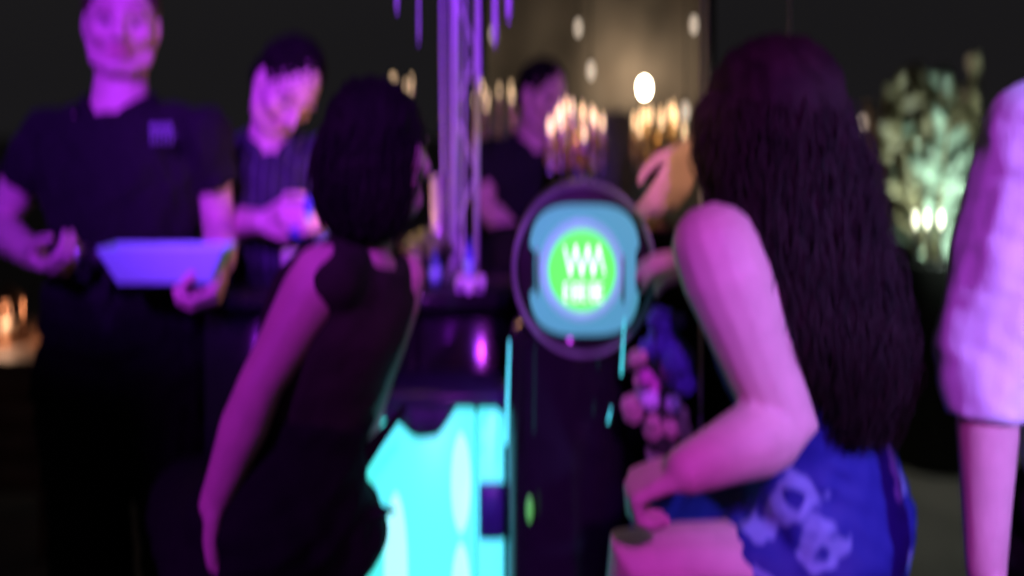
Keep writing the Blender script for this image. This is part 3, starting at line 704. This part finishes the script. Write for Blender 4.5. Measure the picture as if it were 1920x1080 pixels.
def pampas():
    d = 3.7; c = P(1650, 600, d); o = empty('pampas_grass', 'tan dry pampas plumes in a dark pot beside the long dark hair', 'plant', (c[0], d, 0)); r = np.random.default_rng(4)
    mesh_obj('pot', [lathe((c[0], d, .001), [(.12, 0), (.15, .3), (.16, .5), (.13, .55), (.11, .55), (.10, .5), (.01, .5)], 24)], 'blackplastic', o)
    for i in range(13):
        t = P(r.uniform(1615, 1700), r.uniform(160, 330), d+r.uniform(-.1, .1)); bs = V(c[0]+r.uniform(-.06, .06), d+r.uniform(-.05, .05), .5)
        mesh_obj('stalk', [tube([bs, (bs+t)/2+V(0, 0, .03), t], .003, 6)], 'pampas', o); pl = []
        for k in range(46):
            q = r.uniform(.0, 1); p = t+(bs-t)*.45*q; a = r.uniform(0, 6.28); L = .02+.055*math.sin(min(1, q+.12)*3)
            pl.append(tube([p, p+V(math.cos(a)*L*.5, math.sin(a)*L*.5, L*.5), p+V(math.cos(a)*L, math.sin(a)*L, L*.1)], [.003, .003, .0008], 4, False))
        mesh_obj('plume', pl, 'pampas', o, False)
pampas()

# ---- bouquet between dispenser and the seated woman
def flowers():
    d = 1.42; o = empty('flower_bouquet', 'violet, pink and white bouquet in a slim vase beside the dispenser column', 'flowers', (P(1245, 800, d)[0], d, 0)); r = np.random.default_rng(9)
    bx = P(1245, 800, d)[0]
    mesh_obj('vase_stand', [lathe((bx, d, .001), [(.10, 0), (.10, .012), (.014, .03), (.012, .55), (.06, .58), (.06, .60), (.001, .60)], 20)], 'darksteel', o)
    mesh_obj('vase', [lathe((bx, d, .602), [(.03, 0), (.04, .03), (.03, .12), (.026, .2), (.034, .235), (.028, .235), (.02, .2)], 20)], 'paleglass', o)
    fl = [(1258, 650, .040, 'petal_violet'), (1235, 620, .034, 'petal_violet'), (1270, 690, .042, 'petal_violet'), (1248, 700, .03, 'petal_pink'), (1285, 720, .034, 'petal_violet'), (1222, 660, .028, 'petal_violet'), (1215, 745, .03, 'petal_white'), (1240, 755, .028, 'petal_white'), (1226, 715, .024, 'petal_pink'), (1190, 755, .030, 'petal_cream'), (1195, 660, .024, 'petal_cream'), (1200, 705, .024, 'petal_cream'), (1262, 800, .03, 'petal_cream'), (1240, 805, .026, 'petal_cream'), (1240, 585, .024, 'petal_violet'), (1262, 600, .022, 'petal_violet')]
    fl = [(x+r.normal()*9, y+r.normal()*9, rad*r.uniform(.45, .75), m) for x, y, rad, m in fl for k in range(3)]
    for x, y, rad, m in fl:
        c = P(x, y, d+r.uniform(-.05, .03)); pr = []
        for k in range(34):
            t = math.acos(1-2*(k+.5)/34); p = k*2.4; dr = V(math.sin(t)*math.cos(p), math.sin(t)*math.sin(p), math.cos(t)); s, u = frame(dr)
            ctr = c+dr*rad*.8; pr.append(ell(ctr, (rad*.36, rad*.30, rad*.10), np.array([s, nrm(u+dr*.35), np.cross(s, nrm(u+dr*.35))]), 7, 5))
        fo = mesh_obj('blossom', pr, m, o); mesh_obj('stem', [tube([c, (c+V(bx, d, .8))/2+V(0, 0, .02), V(bx, d, .75)], .003, 6)], 'stemgreen', fo)
flowers()

# ---- things on the counter
def bottle(name, label, base, h, rad, m, cap='blackplastic', ax=None, group='bottles and glasses on the bar'):
    base = np.array(base, float); o = empty(name, label, name.split('_')[-1], base, group)
    A = np.eye(3) if ax is None else np.array(ax)
    mesh_obj('body', [lathe(base, [(rad*.9, 0), (rad, .006), (rad, h*.55), (rad*.8, h*.64), (rad*.36, h*.74), (rad*.33, h*.93), (rad*.4, h*.95), (rad*.4, h*.96)], 18, A)], m, o)
    mesh_obj('cap', [lathe(base, [(rad*.42, h*.955), (rad*.42, h), (rad*.1, h*1.003)], 12, A)], cap, o)
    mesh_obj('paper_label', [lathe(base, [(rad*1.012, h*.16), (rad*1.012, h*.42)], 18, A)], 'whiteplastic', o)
    return o
def tumbler(label, base, h, rad, m, name='drinking_glass'):
    base = np.array(base, float); o = empty(name, label, 'glass', base, 'bottles and glasses on the bar')
    mesh_obj('cup', [lathe(base, [(rad*.8, 0), (rad*.82, .004), (rad, h), (rad*.93, h), (rad*.75, .012), (.002, .01)], 18)], m, o)
    mesh_obj('drink', [lathe(base, [(rad*.72, .012), (rad*.84, h*.7), (.002, h*.71)], 16)], 'amber', o)
    return o
CT = 1.0535
def onbar(px, d): return (P(px, 0, d)[0], d, CT)
bottle('liquor_bottle', 'teal glass bottle standing near the middle of the bar counter', onbar(816, 1.86), .075, .016, 'tealglass')
bottle('liquor_bottle', 'small amber bottle at the left of the teal bottle', onbar(752, 1.84), .085, .011, 'amber')
bottle('liquor_bottle', 'dark blue bottle under the crystal strands', onbar(880, 1.90), .10, .014, 'blueglass')
tumbler('short glass of amber drink right of the small amber bottle', onbar(779, 1.88), .07, .016, 'paleglass')
tumbler('tall pale glass behind the limes on the bar', onbar(822, 2.02), .24, .022, 'paleglass')
tumbler('pale glass in front of the bartender below his hands', onbar(547, 1.84), .075, .026, 'paleglass')
bw = onbar(800, 1.97); o = empty('lime_bowl', 'shallow dark bowl heaped with limes on the bar counter', 'bowl', bw)
mesh_obj('bowl', [lathe(bw, [(.03, 0), (.035, .005), (.075, .06), (.07, .06), (.03, .012), (.002, .01)], 24)], 'darksteel', o)
for i in range(11):
    a = i*2.4; q = .045*math.sqrt(i/11); fr_ = tag(mesh_obj('lime', [ell((bw[0]+q*math.cos(a)*1.1, bw[1]+q*math.sin(a), CT+.062+.03*(1-i/11)), (.021, .018, .017), n=10, k=7)], 'lime'), 'green lime heaped in the dark bowl on the bar', 'lime', 'limes in the bowl')
# napkin catching violet light
v = []; f = []
for j in range(12):
    for i in range(12): v.append((-.125+.006*i, 1.74+.009*j*.8, 1.062+.014*math.sin(i*.9)*math.cos(j*.7)+.008*math.sin(j*1.3)))
for j in range(11):
    for i in range(11): a = j*12+i; f.append((a, a+1, a+13, a+12))
nv = np.array(v); vv = np.vstack([nv, nv+V(0, 0, .004)]); ff = f+[tuple(k+144 for k in reversed(q)) for q in f]
tag(mesh_obj('napkin', [(vv, ff)], 'purplecloth'), 'crumpled napkin on the bar edge lit violet', 'napkin')

# ---- left background
def side_table():
    d = 2.9; x = P(10, 0, d)[0]; o = empty('side_table', 'low brown wooden table behind the man with the tray', 'table', (x, d, 0)); zt = P(0, 640, d)[2]
    for i in range(5): mesh_obj('plank', [box((x, d-.24+.12*i, zt), (.36, .058, .016), bev=.004)], 'wood', o)
    for i in range(4): mesh_obj('front_board', [box((x, d-.29, zt-.07-.1*i), (.34, .012, .047), bev=.003)], 'wood', o)
    for sx in (-1, 1):
        for sy in (-1, 1): mesh_obj('leg', [box((x+sx*.31, d+sy*.25, (zt-.017)/2), (.028, .028, (zt-.018)/2), bev=.004)], 'wood', o)
    b = V(P(15, 0, d-.1)[0], d-.1, zt+.017); l_ = empty('lantern', 'copper lantern with warm candle glow at the left edge of the picture', 'lantern', b)
    mesh_obj('base', [lathe(b, [(.06, 0), (.06, .012), (.05, .02)], 20)], 'copper', l_); mesh_obj('roof', [lathe(b, [(.055, .15), (.058, .16), (.02, .19), (.004, .21)], 20)], 'copper', l_)
    for k in range(4): a = .78+k*1.571; mesh_obj('post', [tube([b+V(.048*math.cos(a), .048*math.sin(a), .015), b+V(.048*math.cos(a), .048*math.sin(a), .155)], .005, 8)], 'copper', l_)
    mesh_obj('candle', [lathe(b, [(.025, .02), (.025, .075), (.002, .078)], 16)], mat('glowing_wax', (.30, .24, .18), .5, emit=(1, .35, .1), estr=.06), l_)
    l = bpy.data.lights.new('glow', 'POINT'); l.energy = 2.6; l.color = (1, .60, .38); l.shadow_soft_size = .03
    lo = bpy.data.objects.new('glow', l); COL.objects.link(lo); lo.parent = l_; lo.location = (0, -.02, .115)
side_table()

def stool(label, x, y, zs):
    o = empty('bar_stool', label, 'bar stool', (x, y, 0), 'bar stools')
    mesh_obj('seat', [lathe((x, y, zs-.06), [(.15, 0), (.17, .012), (.175, .04), (.16, .058), (.002, .06)], 28)], 'black', o)
    for k in range(4):
        a = .785+k*1.571; mesh_obj('leg', [tube([(x+.12*math.cos(a), y+.12*math.sin(a), zs-.055), (x+.20*math.cos(a), y+.20*math.sin(a), 0.0)], .012, 10, False)], 'darksteel', o)
    a = np.linspace(0, 2*np.pi, 33); mesh_obj('footrest', [tube([(x+.185*math.cos(t), y+.185*math.sin(t), .25) for t in a], .009, 8, False)], 'darksteel', o)

# ================================================================== people
FL = lambda x, y: V(x, y, .09)
def man_tray():
    d = 1.92; hd = Head(P(229, 46, d), V(.40, -.92, -.06), (0.02, 0, 1), 1.04)
    neck = P(226, 196, d+.02); pel = P(240, 610, d+.03); side = V(1, .05, 0)
    sh = [P(100, 252, d+.02), P(378, 250, d+.02)]; el = [P(-8, 425, d+.06), P(412, 432, d+.10)]; wr = [P(62, 478, 1.72), P(418, 490, 1.72)]
    pn0 = V(.2, -.1, .9)
    hs_ = [hand(wr[0], P(125, 512, 1.66)-wr[0], V(.25, .3, .9), V(.2, -1, .2), .85), hand(wr[1], P(398, 560, 1.66)-wr[1], V(-.9, .1, .35), V(-.1, -1, .3), .9)]
    hip = [pel+V(-.095, 0, -.08), pel+V(.095, 0, -.08)]; kn = [P(170, 1010, d-.02), P(340, 1010, d)]; an = [FL(kn[0][0]-.01, d+.04), FL(kn[1][0]+.01, d+.06)]; toe = [V(-.2, -1, 0), V(.2, -1, 0)]
    r = person('man in dark polo shirt and black trousers smiling and holding a white tray', 'skin_fair', hd, neck, pel, side, sh, el, wr, hs_, hip, kn, an, toe, 1.0, 0, .005, 4, stubble=.25, smile=.25, neckr=.06)
    short_hair(r, hd, 'hairbrown')
    shirt(r, neck, pel, side, sh, el, wr, 'navy', 1.03, (.52, .52), -.02, .018, seed=5)
    collar(r, neck+V(0, -.012, .004), UP, V(0, -1, 0), 'navy', .074)
    trousers(r, pel, neck, side, hip, kn, an, 1.0)
    shoes(r, an, toe)
    # embroidered two-row badge on the chest
    bx = []; yb = d-.137
    for i in range(5): bx.append(box(V(*P(284+9*i, 240, yb)), (.0042, .002, .0085)))
    for i in range(6):
        bx.append(box(V(*P(283+8*i, 260, yb)), (.0016, .002, .010)))
        if i % 2: bx.append(box(V(*P(287+8*i, 252, yb)), (.005, .002, .0018)))
    mesh_obj('chest_badge', bx, 'badge', r, False)
man_tray()
def tray():
    d = 1.62; z1 = P(0, 464, d)[2]; z0 = P(0, 534, d)[2]; xa, xb = P(142, 0, d)[0], P(424, 0, d)[0]; xc = P(182, 0, d)[0]
    o = empty('serving_tray', 'white deep tray with dark block for its shaded end held by the man in the polo shirt', 'tray', ((xa+xb)/2, d, z0))
    def tub(x0, x1, y0, y1, zt, zb, tp, th):
        s = []
        for (g, z) in ((0, zb), (1, zt), (2, zt), (3, zb+th)):
            q = tp if g in (0, 3) else 0; w_ = th if g > 1 else 0
            s.append([(x0+q+w_, y0+q*.6+w_, z), (x1-q-w_, y0+q*.6+w_, z), (x1-q-w_, y1-q*.6-w_, z), (x0+q+w_, y1-q*.6-w_, z)])
        v = [p for r_ in s for p in r_]; f = [(3, 2, 1, 0), (12, 13, 14, 15)]
        for i in range(3):
            for j in range(4): f.append((i*4+j, i*4+(j+1) % 4, (i+1)*4+(j+1) % 4, (i+1)*4+j))
        return np.array(v, float), f
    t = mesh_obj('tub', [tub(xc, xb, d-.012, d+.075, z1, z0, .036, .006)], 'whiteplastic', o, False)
    md = t.modifiers.new('b', 'BEVEL'); md.width = .004; md.segments = 2
    mesh_obj('shaded_end', [box(((xa+xc)/2+.004, d+.03, (z0+z1)/2+.012), ((xc-xa)/2, .018, .020), bev=.006)], 'blackplastic', o)  # black block stands for the shadow over the tray's left end
    mesh_obj('band', [box((xa-.004, d+.03, (z0+z1)/2+.012), (.004, .021, .023), bev=.002)], 'steel', o)
tray()

def bartender():
    d = 2.22; hd = Head(P(538, 160, d-.06), V(.42, -.56, -.74), (.2, .1, 1), 1.04)
    neck = P(512, 262, d); pel = P(520, 640, d+.06); side = V(1, .25, 0)
    sh = [P(440, 300, d+.02), P(606, 300, d+.04)]; el = [P(425, 420, d-.06), P(655, 415, d-.02)]; wr = [P(492, 415, 1.97), P(622, 408, 1.95)]
    hs_ = [hand(wr[0], P(555, 424, 1.92)-wr[0], V(.2, .9, .1), V(0, 0, 1), .8), hand(wr[1], P(578, 410, 1.90)-wr[1], V(-.3, .9, -.1), V(0, 0, 1), .8)]
    hip = [pel+V(-.095, 0, -.08), pel+V(.095, 0, -.08)]; kn = [pel+V(-.11, -.02, -.48), pel+V(.11, -.02, -.48)]; an = [FL(*(kn[0][:2]+V(0, .05))), FL(*(kn[1][:2]+V(0, .05)))]; toe = [V(-.1, -1, 0), V(.2, -1, 0)]
    r = person('bartender with black hair in a pinstripe shirt looking down at his hands', 'skin_fair', hd, neck, pel, side, sh, el, wr, hs_, hip, kn, an, toe, 1.0, 0, .006, 4, stubble=.5)
    short_hair(r, hd, 'hairblack', 1.0, 4)
    shirt(r, neck, pel, side, sh, el, wr, 'pinstripe', 1.0, (.85, .8), -.02, .018, seed=8)
    collar(r, neck+V(0, -.01, .005), UP, V(.2, -1, 0), 'pinstripe', .072)
    trousers(r, pel, neck, side, hip, kn, an); shoes(r, an, toe)
bartender()
p0, p1 = P(552, 440, 1.90), P(600, 345, 1.90); ad = nrm(p1-p0); su = frame(ad)
bottle('pouring_bottle', 'blue glass bottle held tilted in the bartender\'s hands', p0, np.linalg.norm(p1-p0)*1.05, .022, 'blueglass', 'steel', np.array([su[0], su[1], ad]), None)
g0 = P(612, 404, 1.99); bottle('liquor_bottle', 'amber liquor bottle standing beside the bartender\'s left hand', (g0[0], g0[1], CT), P(0, 322, 1.99)[2]-CT, .030, 'amber', 'gold')

def woman_left():
    d = 1.32; hd = Head(P(712, 288, d), V(.40, .90, .02), (0.05, .05, 1), .96)
    neck = P(676, 452, d); pel = P(518, 985, d-.02); side = nrm(V(.80, .60, 0)); bb = .75
    sh = [P(606, 512, d-.07), P(748, 520, d+.10)]; el = [P(488, 722, d-.12), P(690, 760, d+.22)]; wr = [P(402, 945, d-.12), P(640, 930, d+.30)]
    hs_ = [hand(wr[0], P(412, 1080, d-.10)-wr[0], V(.9, .2, 0), V(.3, .9, 0), .35), hand(wr[1], V(-.4, .5, -.3), V(0, 0, -1), V(1, 0, 0), .4)]
    hip = [pel+side*-.075+V(0, .03, -.05), pel+side*.075+V(0, .03, -.05)]; kn = [hip[0]+V(-.19, .31, -.05), hip[1]+V(-.19, .31, -.05)]; an = [k+V(.02, -.03, -.40) for k in kn]; toe = [V(-.5, .8, -.1)]*2
    r = person('woman with dark hair and black dress seen from behind, arm stretched down to the left', 'skin_tan', hd, neck, pel, side, sh, el, wr, hs_, hip, kn, an, toe, bb, 1, .006, 5, armr=.88, neckr=.046)
    cl = spline([hd.w(0, -.02, .06), hd.w(0, -.045, -.02), hd.w(0, -.052, -.09), hd.w(0, -.045, -.145)])
    W = lambda t: np.interp(t, [0, .2, .5, .8, 1], [.062, .080, .080, .068, .045]); D = lambda t: np.interp(t, [0, .2, .5, .8, 1], [.075, .09, .08, .055, .03])
    fr = (hd.s, hd.f)
    skinmesh('hair', [ell(hd.w(0, -.018, .030), np.array([.080, .094, .098]), hd.ax, 24, 16)]+[loft([(cl(t), hd.s*W(t)*.95, hd.f*D(t)*.95) for t in np.linspace(0, 1, 12)], 24)], .007, 2, 'hairblack', r, fold=(.005, 120, 2))
    mesh_obj('hair_locks', strands(cl, W, D, fr, 200, 3, .0022, .003, 2, 18), 'hairblack', r)
    skinmesh('top', [torso(neck, pel, side, bb, 1, .012, .30, .94), tube([neck+(pel-neck)*.10, sh[0]*.5+neck*.5+V(.0, 0, -.012), sh[0]+V(.020, -.008, -.012)], [.045, .052, .050], 14), tube([neck+(pel-neck)*.10, sh[1]*.6+neck*.4+V(0, 0, -.02)], [.05, .05], 14)], .007, 3, 'darkbrown', r, fold=(.002, 30, 4))
    pr = [torso(neck, pel, side, bb, 1, .018, -.13, .42)]
    for i in (0, 1): pr.append(tube([hip[i], (hip[i]+kn[i])/2, kn[i]], [.11, .10, .09], 16))
    pr.append(tube([(hip[0]+hip[1])/2, (kn[0]+kn[1])/2], [.11, .09], 16))
    skinmesh('skirt', pr, .009, 6, 'black', r, fold=(.003, 30, 6))
    w0, w1 = P(664, 958, d+.03), P(752, 958, d+.03)
    skinmesh('sash', [tube([w0, (w0+w1)/2, w1], [.042, .022, .003], 12, flat=.4), tube([P(672, 868, d+.03), P(706, 828, d+.03), P(758, 765, d+.03)], [.02, .013, .007], 10)], .005, 2, 'black', r)
    stool('dark stool under the woman in the black dress', pel[0]-.02, pel[1]+.03, pel[2]-.15)
    lb = V(P(690, 0, 1.93)[0], 1.93, CT); o = empty('bar_lamp', 'small warm lamp on the bar hidden behind the woman in black', 'lamp', lb)
    mesh_obj('stand', [lathe(lb, [(.04, 0), (.04, .008), (.007, .015), (.006, .13)], 18)], 'gold', o)
    mesh_obj('shade', [lathe(lb, [(.045, .10), (.03, .18), (.028, .18), (.043, .10)], 20)], mat('lit_lamp_shade', (.7, .5, .3), .8, emit=(1, .5, .2), estr=1.5), o)
    l = bpy.data.lights.new('glow', 'POINT'); l.energy = 2.2; l.color = (1, .46, .18); l.shadow_soft_size = .05
    lo = bpy.data.objects.new('glow', l); COL.objects.link(lo); lo.parent = o; lo.location = (0, 0, .22)
woman_left()

def woman_right():
    d = 1.17; hd = Head(P(1432, 232, d+.06), V(-.80, .62, -.10), (0, 0, 1), .98)
    neck = P(1440, 420, d+.06); pel = P(1556, 985, d+.10); side = nrm(V(.62, .80, 0))
    sh = [P(1342, 462, d-.02), P(1520, 430, d+.24)]; el = [P(1470, 800, d-.06), P(1500, 800, d+.30)]; wr = [P(1290, 880, d-.13), P(1330, 880, d+.28)]
    hs_ = [hand(wr[0], P(1180, 922, d-.10)-wr[0], V(-.2, .3, -.9), V(-.2, .9, .2), .95, .95), hand(wr[1], V(-.9, -.1, -.2), V(0, -.2, -.9), V(0, -1, 0), .5)]
    hip = [pel+side*-.09+V(-.02, 0, -.05), pel+side*.09+V(-.02, 0, -.05)]; kn = [P(1190, 1030, d+.0), P(1235, 1015, d+.34)]; kn[0][2] -= .015
    an = [kn[0]+V(.06, .08, -.42), kn[1]+V(.04, 0, -.42)]; toe = [V(-.9, .2, -.15)]*2
    r = person('woman with very long dark curly hair in a blue printed dress sitting at the bar', 'skin_fair', hd, neck, pel, side, sh, el, wr, hs_, hip, kn, an, toe, .90, 1, .005, 6, armr=1.18, neckr=.048)
    cl = spline([P(1440, 150, d+.06), P(1452, 240, d+.05), P(1478, 360, d+.04), P(1520, 500, d), P(1568, 640, d-.03), P(1590, 750, d-.02), P(1592, 835, d)])
    W = lambda t: np.interp(t, [0, .1, .25, .45, .65, .8, 1], [.06, .105, .118, .112, .098, .075, .045]); D = lambda t: np.interp(t, [0, .1, .25, .45, .65, .8, 1], [.06, .10, .105, .085, .07, .055, .03])
    fr = (V(1, 0, 0), V(0, 1, 0))
    skinmesh('hair', [ell(hd.w(0, -.02, .032), np.array([.092, .104, .106]), hd.ax, 24, 16), loft([(cl(t), fr[0]*W(t)*.9, fr[1]*D(t)*.9) for t in np.linspace(0, .97, 24)], 28)], .007, 3, 'hair', r, fold=(.006, 45, 7))
    mesh_obj('hair_locks', strands(cl, W, D, fr, 950, 13, .0014, .007, 5, 24), 'hair', r)
    mesh_obj('loose_hair', strands(cl, lambda t: W(t)*1.03+.004, lambda t: D(t)*1.06+.004, fr, 260, 31, .0008, .014, 4, 24, .05), 'hair', r)
    pr = [torso(neck, pel, side, .94, 1, .012, -.12, .76)]
    for i in (0, 1):
        k_ = hip[i]+(kn[i]-hip[i])*(.22, .9)[i]; pr.append(tube([hip[i], (hip[i]+k_)/2+V(0, 0, .012), k_+V(0, 0, .012)], [.118, .105, .085], 18))
    pr.append(tube([(hip[0]+hip[1])/2+V(0, 0, .01), (kn[0]+kn[1])/2*.78+(hip[0]+hip[1])/2*.22+V(0, 0, .02)], [.12, .075], 18))
    skinmesh('dress', pr, .007, 5, 'dress', r, fold=(.0035, 36, 9))
    stool('dark stool under the woman in the blue dress', pel[0]+.0, pel[1]+.0, pel[2]-.165)
woman_right()

def man_white():
    d = 1.06; hd = Head(P(2190, -30, d+.05), V(-.3, .9, 0), UP, 1.0); neck = P(2170, 160, d+.04); pel = P(2190, 900, d+.08); side = nrm(V(1, .2, 0))
    sh = [P(1972, 262, d), P(2400, 235, d+.08)]; el = [P(1852, 668, d+.02), P(2480, 640, d+.1)]; wr = [P(1848, 1075, d-.03), P(2450, 1000, d)]
    hs_ = [hand(wr[0], V(.02, -.1, -1), V(1, 0, 0), V(0, -1, 0), .3), hand(wr[1], V(0, -.2, -1), V(-1, 0, 0), V(0, -1, 0), .3)]
    hip = [pel+V(-.1, 0, -.08), pel+V(.1, 0, -.08)]; kn = [pel+V(-.11, -.02, -.48), pel+V(.11, -.02, -.48)]; an = [FL(*(k[:2]+V(0, .04))) for k in kn]; toe = [V(-.1, 1, 0), V(.1, 1, 0)]
    r = person('person in a loose white shirt with rolled sleeves standing at the right edge', 'skin_fair', hd, neck, pel, side, sh, el, wr, hs_, hip, kn, an, toe, 1.04, 0, .006, 4, armr=.88)
    short_hair(r, hd, 'hairbrown')
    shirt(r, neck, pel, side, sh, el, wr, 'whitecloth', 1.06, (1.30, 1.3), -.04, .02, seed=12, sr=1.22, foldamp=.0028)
    trousers(r, pel, neck, side, hip, kn, an); shoes(r, an, toe)
man_white()

def man_behind():
    d = 2.85; hd = Head(P(1018, 180, d-.05), V(.55, -.75, -.35), (.1, -.05, 1), 1.0); neck = P(1000, 262, d); pel = P(985, 560, d+.05); side = nrm(V(1, .3, 0))
    sh = [P(922, 290, d-.02), P(1078, 292, d+.05)]; el = [P(905, 385, d-.14), P(1100, 400, d-.05)]; wr = [P(985, 455, d-.30), P(1060, 440, d-.28)]
    hs_ = [hand(wr[0], V(.8, -.3, -.15), V(.1, .2, -.9), V(.2, .9, 0), .4), hand(wr[1], V(-.5, -.6, -.2), V(0, .2, -.9), V(-.5, .5, 0), .4)]
    hip = [pel+V(-.095, 0, -.08), pel+V(.095, 0, -.08)]; kn = [pel+V(-.11, -.02, -.46), pel+V(.11, -.02, -.46)]; an = [FL(*(k[:2]+V(0, .04))) for k in kn]; toe = [V(-.1, -1, 0), V(.1, -1, 0)]
    r = person('man in navy shirt bending forward behind the round dispenser', 'skin_tan', hd, neck, pel, side, sh, el, wr, hs_, hip, kn, an, toe, 1.0, 0, .007, 4, stubble=.4)
    short_hair(r, hd, 'hairblack'); shirt(r, neck, pel, side, sh, el, wr, 'navy', 1.02, (.7, .7), -.02, .018, seed=15); collar(r, neck+V(0, -.01, .004), UP, V(.2, -1, 0), 'navy')
    trousers(r, pel, neck, side, hip, kn, an); shoes(r, an, toe)
man_behind()

def guest_hidden():
    d = 1.72; hd = Head(P(1440, 195, d), V(-.9, .1, -.35), UP, .98); neck = P(1450, 330, d+.02); pel = P(1470, 690, d+.06); side = nrm(V(.25, 1, 0))
    sh = [P(1400, 385, d-.16), P(1420, 380, d+.16)]; el = [P(1440, 590, d-.24), P(1350, 420, d+.05)]; wr = [P(1350, 503, d-.30), P(1296, 286, d-.14)]
    wr[1] = P(1298, 280, d-.30); el[1] = P(1400, 330, d-.10)
    hs_ = [hand(wr[0], V(-.95, .02, .04), V(0, .5, -.7), V(0, .6, .6), .4, .9), hand(wr[1], P(1235, 400, d-.32)-wr[1], V(-.15, .95, -.1), V(-1, 0, -.1), .38, .88, .0, .1)]
    hip = [pel+side*-.09+V(0, 0, -.08), pel+side*.09+V(0, 0, -.08)]; kn = [h+V(-.05, 0, -.42) for h in hip]; an = [FL(*(k[:2]+V(.03, 0))) for k in kn]; toe = [V(-1, 0, 0)]*2
    r = person('guest in black behind the long haired woman reaching both hands to the dispenser', 'skin_fair', hd, neck, pel, side, sh, el, wr, hs_, hip, kn, an, toe, .93, 1, .005, 4, armr=.95, neckr=.05)
    short_hair(r, hd, 'hairblack'); shirt(r, neck, pel, side, sh, el, wr, 'black', .97, (1.75, 1.35), -.04, .016, fem=1, seed=18)
    trousers(r, pel, neck, side, hip, kn, an, .93); shoes(r, an, toe)
guest_hidden()
